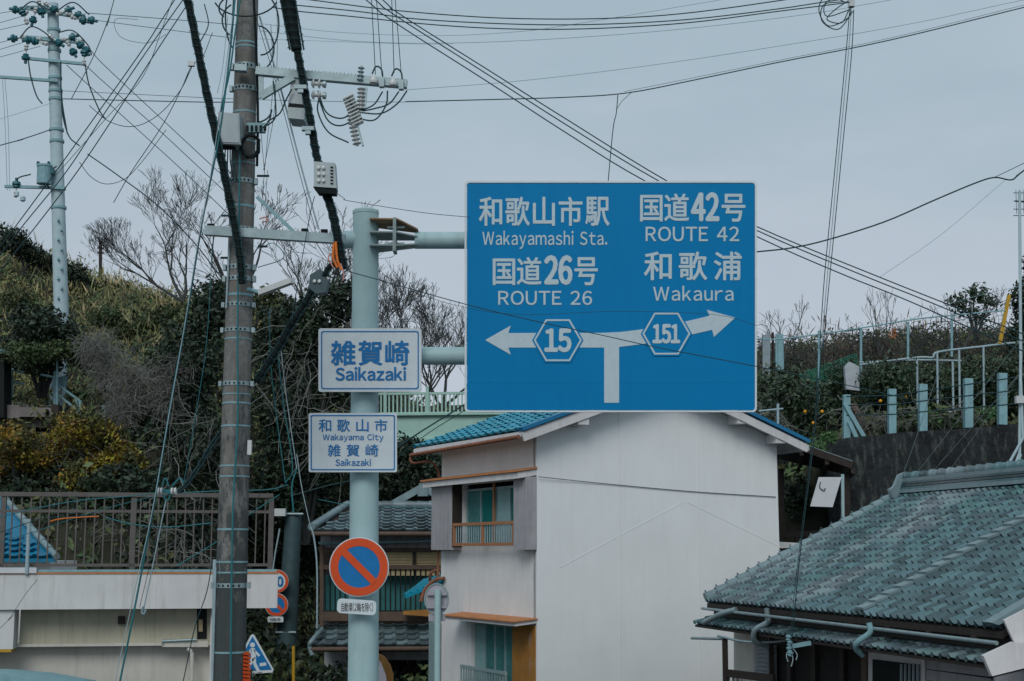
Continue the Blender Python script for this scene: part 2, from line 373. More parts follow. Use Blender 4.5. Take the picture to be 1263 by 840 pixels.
# ================================================================== the big guide sign and its post
YS = 14.5
YG = 14.25
base = Vector((at(448, 700, YS).x, YS, 0))
post = thing('sign_post', 'thick pale green round steel post carrying the signs, arms reaching behind the blue board', 'sign post', base)
p_top = at(451.2, 262, YS); xb = at(448, 838, YS)
r1 = 16.2 * m_px(YS); r2 = 18.6 * m_px(YS)
pb = Vector((xb.x - .01, YS, 0)); 
MB().tube([pb, xb, at(449.5, 550, YS), p_top], [r2 * 1.03, r2, (r1 + r2) / 2, r1], 32).build('pole', M['paleteal'], post)
MB().lathe(p_top, (0, 0, 1), [(r1 * 1.03, -.02), (r1 * 1.03, .012), (r1 * .8, .03), (.01, .038)], 32).build('cap', M['paleteal'], post)
MB().lathe(pb, (0, 0, 1), [(.3, 0), (.3, .03), (.16, .03), (.16, .2)], 16).build('base_plate', M['paleteal'], post)
MB().tube(PX([(512, 296.5), (760, 296.5)], YS), 10.8 * m_px(YS), 20).build('arm', M['paleteal'], post)
MB().tube(PX([(462, 439), (760, 439)], YS), 11.2 * m_px(YS), 20).build('arm', M['paleteal'], post)
MB().tube(PX([(424, 295.5), (440, 295.5)], YS), 11 * m_px(YS), 20).build('arm_stub', M['paleteal'], post)
for (a, b, c_, d_) in ((276, 284, 273, 4), (292, 293, 0, 0), (308, 302, 0, 0)):
    mb = MB()
    yy = a
    pts = [at(458, yy - 2, YS) + Vector((0, -.20, 0)), at(492, yy - 1, YS) + Vector((0, -.22, 0)), at(516, b, YS) + Vector((0, -.09, 0)), at(516, b, YS) + Vector((0, .09, 0)), at(458, yy - 2, YS) + Vector((0, .2, 0))]
    mb.prism(pts, (0, 0, -.014)); mb.build('bracket_plate', M['rusttop' if a == 276 else 'rustplate'], post)
MB().box(at(488.5, 294.5, YS) + Vector((0, -.13, 0)), (.032, .20, .35)).build('flange', M['rustplate'], post)
for yy in (284, 304):
    MB().tube([at(479, yy, YS) + Vector((0, -.13, 0)), at(500, yy, YS) + Vector((0, -.13, 0))], .014, 6).build('bolt', M['galv'], post)

gs = thing('guide_sign', 'large blue direction board with white route arrows and hexagon numbers 15 and 151', 'road sign', at(755, 508, YG))
pr = (.0, .022, 0)
frame(rrect(573, 223.2, 933.5, 508.3, 5), rrect(575.5, 225.4, 931.2, 506.3, 4), YG - .006, .034, 'edge_trim', M['signwhite'], gs)
for k, (ya, yb) in enumerate(((226.2, 471.95), (472.08, 505.7))):
    MB().prism(PX([(576, ya), (930.8, ya), (930.8, yb), (576, yb)], YG), (0, .02, 0)).build('sign_panel', M['bluepanel'], gs)
for x in (640, 755, 870):
    MB().beam(at(x, 230, YG + .06), at(x, 503, YG + .06), .05, .06).build('back_rib', M['galv'], gs)
YT = YG - .004
T = M['signletter']
def sj(b, x0, y0, x1, y1, bold=.010): text(b, (x0, y0, x1, y1), YT, T, gs, bold)
for ch, x0, x1 in (('和', 590.6, 619.5), ('歌', 623.2, 653.6), ('山', 657.2, 684.5), ('市', 689, 718.5), ('駅', 721.8, 751.8)): sj(ch, x0, 242.7, x1, 278.7, .013)
text('Wakayamashi  Sta.', (594.9, 284.6, 749, 307.2), YT, T, gs, .008, 1.18)
sj('国道', 607.7, 317, 668, 351.8, .013); sj('26', 671, 314.6, 706.2, 351.6, .026); sj('号', 708.4, 317.2, 737.5, 352, .013)
text('ROUTE  26', (614.5, 358.6, 730.3, 376.3), YT, T, gs, .010, 1.12)
sj('国道', 789.4, 238.6, 850, 273.3, .013); sj('42', 852.2, 236.9, 887.4, 273, .026); sj('号', 889.9, 239, 919.4, 273.6, .013)
text('ROUTE  42', (796.3, 279.4, 911.8, 297.8), YT, T, gs, .010, 1.12)
for ch, x0, x1 in (('和', 794.2, 828.6), ('歌', 837.2, 872.4), ('浦', 880.4, 914.9)): sj(ch, x0, 310.3, x1, 345.8, .013)
text('Wakaura', (805.6, 352.4, 904.8, 371.2), YT, T, gs, .008, 1.2)
arrow = [(598.4, 419.4), (630, 401.6), (627, 410.8), (690, 410.6), (742, 410.6), (765, 409.5), (790, 406.5), (822, 400.8), (850, 395.5), (875.2, 389.5), (871.7, 382), (906.8, 391.8), (880.5, 415.7), (878.3, 406.8), (852.7, 412.7), (820, 419.5), (795, 424), (775, 426.6), (763.6, 428), (763.6, 496.8), (745.2, 496.8), (745.2, 428.7), (627, 428.7), (630, 437.5)]
me = MB(); me.prism(PX(arrow, YT), (0, .003, 0)); me.build('arrow', T, gs)
def hexp(cx, cy, a, b): return [(cx - a, cy), (cx - a / 2, cy - b), (cx + a / 2, cy - b), (cx + a, cy), (cx + a / 2, cy + b), (cx - a / 2, cy + b)]
for cx, cy, tx, box in ((688, 419.6, '15', (671.4, 405, 705, 434.6)), (821.9, 411.5, '151', (804.6, 399.6, 839, 423.9))):
    s_ = plate(hexp(cx, cy, 31.6, 27.6), YT - .004, .003, 'route_shield', M['bluepanel'], gs)
    frame(hexp(cx, cy, 29.6, 25.8), hexp(cx, cy, 27.2, 23.7), YT - .007, .002, 'shield_outline', T, s_)
    text(tx, box, YT - .008, T, s_, .03)

def small_sign(name, label, x0, y0, x1, y1, Y, rim, r):
    t = thing(name, label, 'road sign', at((x0 + x1) / 2, y1, Y))
    plate(rrect(x0, y0, x1, y1, r), Y, .018, 'sign_panel', M['signwhite'], t)
    MB().beam(at((x0 + x1) / 2, y0 + 6, Y + .035), at((x0 + x1) / 2, y1 - 6, Y + .035), .08, .03).build('bracket', M['galv'], t)
    frame(rrect(x0 + rim, y0 + rim, x1 - rim, y1 - rim, r), rrect(x0 + rim + 1.5, y0 + rim + 1.5, x1 - rim - 1.5, y1 - rim - 1.5, r * .8), Y - .003, .002, 'border_line', M['bluepanel2'], t)
    return t
YB = YS - .26
t = small_sign('place_name_sign', 'upper white place sign with blue border reading Saikazaki in large letters', 392.7, 405, 519.8, 483.3, YB, 3.2, 3)
for ch, x0, x1 in (('雑', 408, 438.6), ('賀', 441.6, 471.8), ('崎', 475, 505)): text(ch, (x0, 420, x1, 450.8), YB - .005, M['bluepanel2'], t, .018)
text('Saikazaki', (413.6, 452.4, 501, 469.6), YB - .005, M['bluepanel2'], t, .022, 1.06)
t = small_sign('place_name_sign', 'lower white place sign with four lines reading Wakayama City Saikazaki', 380.7, 509.4, 489.6, 582.4, YB, 2.4, 2)
for ch, x0, x1 in (('和', 392.9, 408.6), ('歌', 415.7, 431.6), ('山', 439.3, 454.7), ('市', 462, 477.8)): text(ch, (x0, 517, x1, 532.5), YB - .005, M['bluepanel2'], t, .01)
text('Wakayama  City', (398, 535, 473, 545), YB - .005, M['bluepanel2'], t, .012, 1.1)
for ch, x0, x1 in (('雑', 404.3, 420), ('賀', 427.2, 443.3), ('崎', 450.9, 466.6)): text(ch, (x0, 548, x1, 563), YB - .005, M['bluepanel2'], t, .01)
text('Saikazaki', (413.7, 566, 457.5, 574.6), YB - .005, M['bluepanel2'], t, .014, 1.05)

def no_parking(cx, cy, R, Y, label):
    t = thing('no_parking_sign', label, 'road sign', at(cx, cy + R, Y))
    plate(disc(cx, cy, R), Y, .014, 'sign_panel', M['signwhite'], t)
    plate(disc(cx, cy, R * .712), Y - .004, .003, 'blue_field', M['bluepanel2'], t)
    frame(disc(cx, cy, R * .965), disc(cx, cy, R * .70), Y - .008, .003, 'red_ring', M['signred'], t)
    d = R * .52; h = R * .085
    plate([(cx - d - h, cy - d + h), (cx - d + h, cy - d - h), (cx + d + h, cy + d - h), (cx + d - h, cy + d + h)], Y - .012, .003, 'red_bar', M['signred'], t)
    return t
no_parking(442.8, 699.3, 36.8, YB, 'large round blue no parking sign with red ring on the pale post')
t = thing('plate_sign', 'small white tilted plate with black Japanese writing under the round sign', 'road sign', at(440, 758, YB))
def rot(pts, cx, cy, a):
    c, s = math.cos(a), math.sin(a); return [(cx + (x - cx) * c - (y - cy) * s, cy + (x - cx) * s + (y - cy) * c) for x, y in pts]
plate(rot(rrect(415.8, 739.5, 464, 757.5, 5), 440, 748, rad(4)), YB, .012, 'sign_panel', M['signwhite'], t)
text('自動車(2輪を除く)', (421, 743, 460, 754.5), YB - .004, M['darkwood'], t, .0)

# ================================================================== tiles
def tile_mesh(name, w_, l_, amp, lip, m, flat=.62, n=7):
    xs = [i / n * w_ for i in range(n + 1)]
    def prof(t):        # shallow pan then a roll
        return -amp * math.sin(math.pi * t / flat) * .25 if t < flat else amp * math.sin(math.pi * (t - flat) / (1 - flat))
    vs = []; fs = []
    for j, (y, dz) in enumerate(((0, lip), (l_ * 1.06, 0))):
        for i, x in enumerate(xs): vs.append((x, y, prof(i / n) + dz))
    k = n + 1
    for i, x in enumerate(xs): vs.append((x, .035, prof(i / n) * .6 - .012))
    for i in range(n):
        fs.append((i, i + 1, k + i + 1, k + i)); fs.append((2 * k + i, 2 * k + i + 1, i + 1, i))
    vs += [(w_, 0, prof(1) - .012), (w_, l_ * 1.06, -.012)]
    fs.append((n, 3 * k, 3 * k + 1, k + n))
    me = bpy.data.meshes.new(name); me.from_pydata(vs, [], fs); me.materials.append(m); me.update()
    return me, vs, fs
def tile_roof(parent, O, u, v, nu, nv, w_, l_, amp, lip, m, limit=300, order=None, skip=None, name='roof_tile', jit=.004):
    """tiles along u (eave), up the slope along v; O = eave start"""
    me, vs, fs = tile_mesh(name, w_, l_, amp, lip, m)
    n = u.cross(v).normalized()
    if n.z < 0: n = -n
    base = wloc(parent); R = Matrix((u, v, n)).transposed().to_4x4(); left = (u.cross(v)).z < 0
    cells = [(i, j) for i in range(nu) for j in range(nv) if not (skip and skip(i, j))]
    if order: cells.sort(key=order)
    r_ = random.Random(3); rest = []
    for q, (i, j) in enumerate(cells):
        p = O + u * (i * w_) + v * (j * l_) + n * (r_.uniform(-jit, jit))
        T_ = Matrix.Translation(p - base) @ R @ Euler((r_.uniform(-.02, .02), r_.uniform(-.02, .02), r_.uniform(-.012, .012))).to_matrix().to_4x4()
        if q < limit:
            o = bpy.data.objects.new(name, me); COL.objects.link(o); o.parent = parent; o.matrix_local = T_
        else: rest.append(T_)
    if rest:
        A = np.array(vs, dtype=np.float64); A = np.c_[A, np.ones(len(A))]
        mb = MB(); me2 = bpy.data.meshes.new('roof_tiles'); V = []; Fs = []
        for T_ in rest:
            k = len(V) * len(vs); V.append((A @ np.array(T_).T)[:, :3]); Fs += [tuple(x + k for x in f) for f in fs]
        me2.from_pydata(np.concatenate(V).tolist(), [], Fs); me2.materials.append(m)
        o = bpy.data.objects.new('roof_tiles', me2); COL.objects.link(o); o.parent = parent; o['kind'] = 'stuff'

# ================================================================== white house
A = Vector((.40, 23, 0)); ga = rad(27)
g = Vector((math.cos(ga), math.sin(ga), 0)); s = Vector((-math.sin(ga), math.cos(ga), 0))
LG, LS = 4.81, 3.74; UP = Vector((0, 0, 1))
zE = at(662, 530, 23).z; zA = at(805, 474, A.y + 2.4 * g.y).z
wh = thing('white_house', 'tall white two storey house with blue tiled roof behind the big blue board', 'house', A)
def wbox(P, a, b, c): # parallelepiped
    P = Vector(P); return [P, P + a, P + a + b, P + b, P + c, P + a + c, P + a + b + c, P + b + c]
def gable_pts(P, z0=0): return [P + UP * z0, P + g * LG + UP * z0, P + g * LG + UP * zE, P + g * (LG / 2) + UP * zA, P + UP * zE]
MB().prism(gable_pts(A), s * .12).build('gable_wall', M['wall'], wh)
MB().prism(gable_pts(A + s * (LS - .12)), s * .12).build('back_wall', M['wall'], wh)
MB().hexa(wbox(A + g * (LG - .12) + s * .125, g * .12, s * (LS - .25), UP * zE)).build('side_wall', M['wall'], wh)
nS = -g      # outward normal of left face
def onS(px, py, out_=0): return hit(px, py, A - g * out_, g)
def onG(px, py, out_=0): return hit(px, py, A - s * out_, s)
# left wall with two openings
def side_coord(p): return (p - A).dot(s), p.z
w1a, _ = side_coord(onS(634, 673, .18)); w1z0 = onS(636, 673).z; w1b, _ = side_coord(onS(559, 600, .18)); w1z1 = onS(636, 592).z
w2a, w2z1 = side_coord(onS(661, 772)); w2b, _ = side_coord(onS(581, 772)); w2z0 = w2z1 - 2.0
us = sorted([.125, LS - .125, w1a, w1b, w2a, w2b]); zs = sorted([0, zE, w1z0, w1z1, w2z0, w2z1])
mb = MB()
for i in range(len(us) - 1):
    for j in range(len(zs) - 1):
        uc, zc = (us[i] + us[i + 1]) / 2, (zs[j] + zs[j + 1]) / 2
        if w1a < uc < w1b and w1z0 < zc < w1z1: continue
        if w2a < uc < w2b and w2z0 < zc < w2z1: continue
        mb.hexa(wbox(A + s * us[i] + UP * zs[j], g * .12, s * (us[i + 1] - us[i]), UP * (zs[j + 1] - zs[j])))
mb.build('side_wall', M['wallside'], wh)
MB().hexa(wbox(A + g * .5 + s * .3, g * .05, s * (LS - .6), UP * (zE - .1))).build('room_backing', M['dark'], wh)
# plaster joints and the outline of a vanished roof on the gable
for x in (763, 861):
    MB().beam(onG(x, 500, .003), onG(x + 2, 900, .003), .012, .008).build('wall_joint', M['walljoint'], wh)
for a, b in (((690, 700), (843, 619)), ((847, 619), (965, 676))):
    MB().beam(onG(*a, .001), onG(*b, .001), .006, .010).build('roof_scar', M['wall'], wh)
# roof
sl = (zA - zE) / (LG / 2); OV, VG = .42, .32
ua = (g + UP * sl).normalized(); ub = (-g + UP * sl).normalized()
Le = (LG / 2 + OV) * math.sqrt(1 + sl * sl)
EL = A - s * VG - g * OV + UP * (zE - OV * sl + .10); ER = A + g * (LG + OV) - s * VG + UP * (zE - OV * sl + .10)
DR = LS + VG + .35
MB().prism([EL - UP * .09, EL + ua * Le - UP * .09, EL + ua * Le - UP * .02, EL - UP * .02], s * DR).build('roof_deck', M['whitewood'], wh)
MB().prism([ER - UP * .09, ER + ub * (Le - .01) - UP * .09, ER + ub * (Le - .01) - UP * .02, ER - UP * .02], s * DR).build('roof_deck', M['whitewood'], wh)
nt_ = int(Le / .22); lt = Le / nt_; nw = 16; ww = DR / nw
tile_roof(wh, EL + UP * .02, s, ua, nw, nt_, ww, lt, .022, .03, M['bluetile'])
tile_roof(wh, ER + UP * .02, s, ub, nw, nt_, ww, lt, .022, .03, M['bluetile'], limit=0)
MB().tube([EL + ua * Le + UP * .03, EL + ua * Le + UP * .03 + s * DR], .08, 10).build('ridge_cap', M['bluecap'], wh)
for E_, u_ in ((EL, ua), (ER, ub)):
    MB().beam(E_ - UP * .11 + s * .0, E_ + u_ * Le - UP * .11, .05, .13).build('barge_board', M['whitewood'], wh)
    MB().beam(E_ + UP * .03 + s * .02 - u_ * .03, E_ + u_ * Le + UP * .03 + s * .02, .16, .06).build('verge_tile', M['bluecap'], wh)
# purlin ends under the barge
for x, y in ((714, 519), (909, 518), (956, 542)):
    c = hit(x, y, A - s * .16, s); MB().beam(c - s * .16, c + s * .15, .20, .15).build('purlin_end', M['whitewood'], wh)
# gutters
gp = [EL + s * .05 - g * .05 - UP * .10, EL + s * DR - g * .05 - UP * .13]
MB().tube(gp, .034, 8).build('gutter', M['rustgutter'], wh)
MB().tube([ER + s * .05 + g * .05 - UP * .10, ER + s * DR + g * .05 - UP * .13], .05, 8).build('gutter', M['whitewood'], wh)
e = gp[1]; 
MB().tube(smoothpts([e, e - UP * .14 + g * .03, A + s * (LS + .03) + UP * (zE - .5) - g * .05, A + s * (LS + .03) - g * .05 + UP * 3.0, A + s * (LS + .03) - g * .05]), .02, 8).build('downpipe', M['rustgutter'], wh)
# upper awning, shutter boxes, rail, window
def strip(a, b, o1, o2, z1, z2, th): # sloping awning from wall to outer edge, a,b = points on wall (u coordinate), heights
    P = A + s * a; Q = A + s * b
    return MB().prism([P + UP * z1, P - g * o2 + UP * z2, P - g * o2 + UP * (z2 - th), P + UP * (z1 - th)], s * (b - a))
ua0, ua1 = -.02, LS + .12
zaw = onS(662, 578).z
strip(ua0, ua1, 0, .38, zaw + .03, zaw - .03, .03).build('awning_sheet', M['rustsheet'], wh)
strip(ua0 + .03, ua1 - .03, 0, .34, zaw - .004, zaw - .064, .10).build('awning_soffit', M['whitewood'], wh)
sb0, sb1 = zaw - .13, onS(662, 678).z
for a, b in ((.0, w1a - .02), (w1b + .02, LS)):
    MB().hexa(wbox(A + s * a - g * .20 + UP * sb1, g * .195, s * (b - a), UP * (sb0 - sb1))).build('shutter_box', M['greysid'], wh)
MB().hexa(wbox(A + s * (w1b - .005) - g * .19 + UP * (sb1 + .05), g * .18, s * .02, UP * (sb0 - sb1 - .06))).build('jamb_board', M['darkwood'], wh)
def window(name, a, b, z0, z1, panes, parent, mull=.03, pat=('glassteal', 'curtain', 'glassteal', 'curtainteal')):
    f = MB(); q = A + g * .06
    for zz in (z0, z1 - .04): f.hexa(wbox(q + s * a + UP * zz, g * .05, s * (b - a), UP * .04))
    for k in range(panes + 1):
        x = a + (b - a - mull) * k / panes; f.hexa(wbox(q + s * x + UP * (z0 + .041) - g * .003, g * .05, s * mull, UP * (z1 - z0 - .082)))
    fo = f.build(name, M['alu'], parent)
    for k in range(panes):
        x = a + mull + (b - a - mull) * k / panes; wd = (b - a - mull) / panes - mull
        MB().hexa(wbox(q + g * .02 + s * x + UP * (z0 + .042), g * .008, s * wd, UP * (z1 - z0 - .084))).build('pane', M[pat[k % len(pat)]], fo)
    return fo
window('window', w1a + .05, w1b - .05, w1z0 + .02, w1z1 - .08, 4, wh)
MB().hexa(wbox(A + s * ((w1a + w1b) / 2 - .04) + g * .02 + UP * w1z0, g * .03, s * .05, UP * (w1z1 - w1z0))).build('window_post', M['railwood'], wh)
rz0 = onS(633, 673).z; rz1 = onS(633, 643).z; rail = MB()
for zz in (rz0, rz1 - .05): rail.hexa(wbox(A - g * .19 + s * (w1a - .01) + UP * zz, g * .04, s * (w1b - w1a + .02), UP * .05))
ro = rail.build('window_rail', M['railwood'], wh)
for k in range(27):
    x = w1a + .03 + (w1b - w1a - .06) * k / 26
    if k % 13 == 0: MB().hexa(wbox(A - g * .19 + s * (x - .02) + UP * (rz0 + .05), g * .04, s * .04, UP * (rz1 - rz0 - .10))).build('rail_post', M['railwood'], ro)
    else: MB().hexa(wbox(A - g * .175 + s * (x - .007) + UP * (rz0 + .05), g * .014, s * .014, UP * (rz1 - rz0 - .10))).build('baluster', M['wirepale'], ro)
# lower awning, window, ochre boards
zl = onS(661, 764).z
strip(w2a - .06, w2b + .02 + .3, 0, .42, zl + .02, zl - .02, .02).build('awning_sheet', M['rustsheet'], wh)
strip(w2a - .03, w2b + .27, 0, .38, zl - .003, zl - .043, .055).build('awning_soffit', M['whitewood'], wh)
wm = side_coord(onS(632, 800))[0]; wm2 = side_coord(onS(653, 800))[0]
window('window', wm, w2b - .03, w2z1 - 1.05, w2z1 - .03, 4, wh, .03, ('curtainteal', 'curtainteal', 'curtainteal', 'curtain'))
MB().hexa(wbox(A + s * wm2 + UP * w2z0 - g * .01, g * .05, s * (wm - wm2 - .01), UP * (w2z1 - w2z0))).build('shutter_board', M['ochre'], wh)
MB().hexa(wbox(A + s * w2a + UP * w2z0 - g * .012, g * .05, s * (wm2 - w2a - .006), UP * (w2z1 - w2z0))).build('shutter_board', M['ochrepeel'], wh)
rl = MB(); ra, rb = wm - .05, w2b + .1; zt = onS(620, 826).z
for zz in (zt - .05, zt - .5): rl.hexa(wbox(A - g * .16 + s * ra + UP * zz, g * .04, s * (rb - ra), UP * .05))
ro = rl.build('window_rail', M['alu'], wh)
for k in range(18):
    x = ra + (rb - ra - .02) * k / 17; MB().hexa(wbox(A - g * .15 + s * x + UP * (zt - .45), g * .02, s * .025, UP * .40)).build('baluster', M['alu'], ro)
MB().hexa(wbox(A - g * .1 + s * LS + UP * 0, g * .35, s * .3, UP * onS(546, 768).z)).build('entry_pillar', M['alu'], wh)
MB().tube([A + s * (LS - .04) - g * .05 + UP * onS(546, 768).z, A + s * (LS - .04) - g * .05], .035, 8).build('downpipe', M['rustgutter'], wh)
# small blue roof over the entrance
Pn = at(545, 712, 26.1); Pm = at(498, 733, 26.9)
MB().prism([at(546, 716, 26.2), at(550, 708, 26.6), at(524, 715, 27.6), at(499, 731, 27.6), at(500, 735, 26.9)], (0, .0, -.05)).build('porch_roof', M['bluetile'], wh)
for k in range(7):
    f = k / 6; a = at(546, 716, 26.2).lerp(at(500, 735, 26.9), f); b = at(550, 708, 26.6).lerp(at(524, 715, 27.6), f)
    MB().tube([a + UP * .01, b + UP * .01], .022, 6).build('roof_roll', M['bluetile'], wh)
MB().tube(smoothpts(PX([(548, 713, 26.1), (536, 716, 26.2), (524, 728, 26.3), (519, 742, 26.3)])), .035, 6).build('porch_gutter', M['rustgutter'], wh)
MB().tube(smoothpts(PX([(545, 702, 26.6), (532, 706, 26.6), (530, 716, 26.7)])), .03, 6).build('porch_pipe', M['rustgutter'], wh)
# right eave: thin service cable on the wall
solo(MB().tube(smoothpts([onG(664, 588, .05), onG(740, 596, .02), onG(850, 606, .015), onG(957, 613, .015)]), .006, 5), 'service_cable', M['wire'], 'thin black service cable stretched across the white gable wall', 'cable')
# carport to the right of the white house
cpo = thing('carport', 'dark timber lean to carport on the right side of the white house', 'carport', at(1000, 660, 27))
B = A + g * LG
tops = [at(958, 541, 25.9), at(1052, 574, 25.2), at(1046, 582, 28.2), at(958, 562, 28.9)]
for k in range(6):
    f = k / 5; MB().beam(tops[0].lerp(tops[3], f), tops[1].lerp(tops[2], f), .06, .12).build('rafter', M['darkwood'], cpo)
for k in range(4):
    f = k / 3; MB().beam(tops[0].lerp(tops[1], f) - UP * .1, tops[3].lerp(tops[2], f) - UP * .1, .07, .09).build('purlin', M['darkwood'], cpo)
MB().prism([p + UP * .07 for p in tops], (0, 0, .012)).build('roof_sheet', M['tarpdull'], cpo)
for x, yb, Y in ((963, 670, 28.5), (1044, 670, 25.6), (1044, 670, 28)):
    MB().beam(at(x, 578, Y), at(x, 700, Y), .11, .11).build('carport_post', M['darkwood'], cpo)
MB().beam(at(958, 659, 27.3), at(1060, 656, 27.3), .05, .10).build('rail', M['darkwood'], cpo)
for k in range(14): MB().beam(at(965 + k * 6, 660, 27.3), at(965 + k * 6, 690, 27.3), .03, .04).build('baluster', M['darkwood'], cpo)
MB().prism(PX([(958, 668), (990, 670), (992, 676), (958, 676)], 26.5), (0, .4, 0)).build('ledge', M['wall'], cpo)
t = thing('tilted_board', 'pale grey slanted board on a post under the carport beside the white wall', 'board', at(1038, 650, 25))
MB().prism(PX([(1010, 588.5), (1038, 588.5), (1027, 625.5), (999.5, 624.5)], 25), (0, .03, 0)).build('board', M['tarp'], t)
MB().beam(at(1039, 585, 25.05), at(1040, 680, 25.05), .05, .05).build('board_post', M['alu'], t)
MB().tube(smoothpts(PX([(1012, 594), (1011, 601), (1016, 605), (1018, 602)], 24.98)), .008, 5).build('hook', M['wire'], t)

# ================================================================== right house
E0 = Vector((2.90, 21.5, EYE - .72)); uE = Vector((.231, -.973, 0)).normalized(); nE = Vector((.973, .231, 0)).normalized()
E0.z = at(868, 742, 21.5).z
RUN = 3.29; zR = at(1112, 610, 22.26).z; slr = (zR - E0.z) / RUN; vE = (nE + UP * slr).normalized(); LEN = 7.80
rh = thing('tiled_house', 'house with grey green pantile roof and stacked ridge at lower right', 'house', Vector((E0.x + 2, 17, 0)))
SL = RUN * math.sqrt(1 + slr * slr); nv = 20; nu = 50; tw = LEN / nu; tl = SL / nv
MB().prism([E0 - UP * .09, E0 + vE * SL - UP * .09, E0 + vE * SL - UP * .03, E0 - UP * .03], uE * LEN).build('roof_deck', M['darkwood'], rh)
nx = (-nE); v2 = (-nE + UP * slr).normalized(); E1 = E0 + nE * (2 * RUN)
MB().prism([E1 - UP * .06, E1 + v2 * (SL - .02) - UP * .06, E1 + v2 * (SL - .02) + UP * .02, E1 + UP * .02], uE * LEN).build('back_roof', M['rooftile'], rh)
# along u from far (0) to near: tile axis u must make normal point up -> use -u from near end
def near_order(c): i, j = c; p = E0 + uE * (LEN - (i + .5) * tw) + vE * (j * tl); return p.y if 0 < 631.5 + p.x / p.y * F < 1270 else 1e3 + p.y
tile_roof(rh, E0 + uE * LEN, -uE, vE, nu, nv, tw, tl, .048, .026, M['rooftile'], limit=300, order=near_order, jit=.004)
for k in range(19):   # verge cap tiles along the far slope edge
    a = E0 + vE * (SL * k / 19) - uE * .04 + UP * .05; b = E0 + vE * (SL * (k + 1.12) / 19) - uE * .04 + UP * .035
    MB().tube([a, b], [.085, .07], 8).build('verge_tile', M['tilelight'], rh)
    MB().tube([a + UP * .07, a + UP * .12 - vE * .01], .014, 5).build('tile_hook', M['rooftile'], rh)
t0 = 4.87
for k in range(20):   # raised pale row running up the slope
    a = E0 + uE * t0 + vE * (tl * k) + UP * .085; b = a + vE * tl * 1.07 - UP * .03
    MB().beam(a, b, .20, .03, up=vE.cross(uE)).build('cap_tile', M['tilelight'], rh)
# ridge: stacked courses and round caps
R0 = E0 + vE * SL + UP * .02; RL = LEN
for k in range(5):
    wd = .30 - k * .035
    MB().beam(R0 + UP * (.02 + .044 * k) + uE * .1, R0 + UP * (.02 + .044 * k) + uE * RL, wd, .034 if k % 4 else .05).build('ridge_course', M['rooftile'] if k % 4 else M['tilelight'], rh)
for k in range(30):
    a = R0 + UP * .245 + uE * (.12 + k * .255); b = a + uE * .27
    MB().tube([a, a + uE * .03, a + uE * .031, b], [.085, .085, .068, .068], 10).build('ridge_tile', M['rooftile'], rh)
o_ = R0 + uE * .04
orn = MB().prism([o_ + nE * x + UP * z for x, z in [(.25, -.08), (.30, .05), (.22, .08), (.18, .18), (.13, .28), (.0, .33), (-.13, .28), (-.18, .18), (-.22, .1), (-.30, .05), (-.25, -.08)]], uE * .09).build('ridge_ornament', M['tilelight'], rh)
MB().lathe(o_ + UP * .2, -uE, [(.12, 0), (.12, .04), (.08, .045), (.08, .02)], 16).build('ornament_boss', M['rooftile'], orn)
# gutter, fascia, downpipes
gz = .10
MB().tube([E0 - nE * .06 - UP * gz - uE * .05, E0 - nE * .06 - UP * (gz + .03) + uE * LEN], .021, 8).build('gutter', M['galv'], rh)
for k in range(9):
    a = E0 - nE * .06 - UP * (gz - .0) + uE * (.3 + k * .88); MB().beam(a, a + nE * .25 + UP * .02, .015, .03).build('gutter_bracket', M['darkwood'], rh)
MB().beam(E0 + nE * .12 - UP * .15, E0 + nE * .12 - UP * .15 + uE * LEN, .03, .12).build('fascia', M['darkwood'], rh)
# lower pent roof
drop = .33; PO = E0 - UP * drop - nE * .12 - uE * .25; vP = (nE + UP * .28).normalized()
tile_roof(rh, PO + uE * 7.9, -uE, vP, 48, 3, 7.9 / 48, .19, .032, .02, M['rooftile'], limit=0, name='pent_tile')
MB().prism([PO - UP * .05 + nE * .02, PO + vP * .6 - UP * .05, PO + vP * .6 - UP * .02, PO - UP * .02 + nE * .02], uE * 7.9).build('pent_deck', M['darkwood'], rh)
# walls
WO = E0 + nE * .55 + uE * .45; WO.z = 0; zw = E0.z - .05
MB().hexa(wbox(WO, nE * .12, uE * (LEN - .9), UP * zw)).build('front_wall', M['blackwood'], rh)
MB().hexa(wbox(WO + nE * .125, nE * (2 * RUN - 1.3), uE * .12, UP * (zw + .0))).build('end_wall', M['lowwall2'], rh)
MB().hexa(wbox(WO + nE * .125 + uE * (LEN - 1.02), nE * (2 * RUN - 1.3), uE * .12, UP * (zw + .0))).build('end_wall', M['whitewood'], rh)
MB().prism([WO + nE * .14 + UP * zw, WO + nE * (2 * RUN - 1.1) + UP * zw, WO + nE * (RUN - .55) + UP * (zR - .2)], uE * .1).build('gable_panel', M['lowwall2'], rh)
def onW(px, py, o=0): return hit(px, py, WO - nE * o, nE)
def wpanel(name, m, pts, o, th=.03, parent=rh): return MB().prism([onW(x, y, o) for x, y in pts], nE * th).build(name, m, parent)
wpanel('wall_panel', M['lowwall2'], [(905, 780), (930, 783), (930, 860), (905, 860)], .04)
sh = wpanel('louvre_shutter', M['greysid'], [(930, 793), (956, 796), (956, 846), (930, 843)], .05)
for k in range(9): wpanel('louvre', M['tarpdull'], [(931, 796 + k * 5.2), (955, 799 + k * 5.2), (955, 802 + k * 5.2), (931, 799 + k * 5.2)], .09, .03, sh)
wf = wpanel('window_frame', M['whitewood'], [(1070, 797), (1140, 808), (1142, 880), (1070, 870)], .05)
wpanel('pane', M['dark'], [(1076, 813), (1132, 820), (1132, 880), (1076, 870)], .07, .01, wf)
for k in range(5): wpanel('window_bar', M['tarpdull'], [(1110 + k * 5, 819), (1112 + k * 5, 819.3), (1112 + k * 5, 880), (1110 + k * 5, 880)], .09, .015, wf)
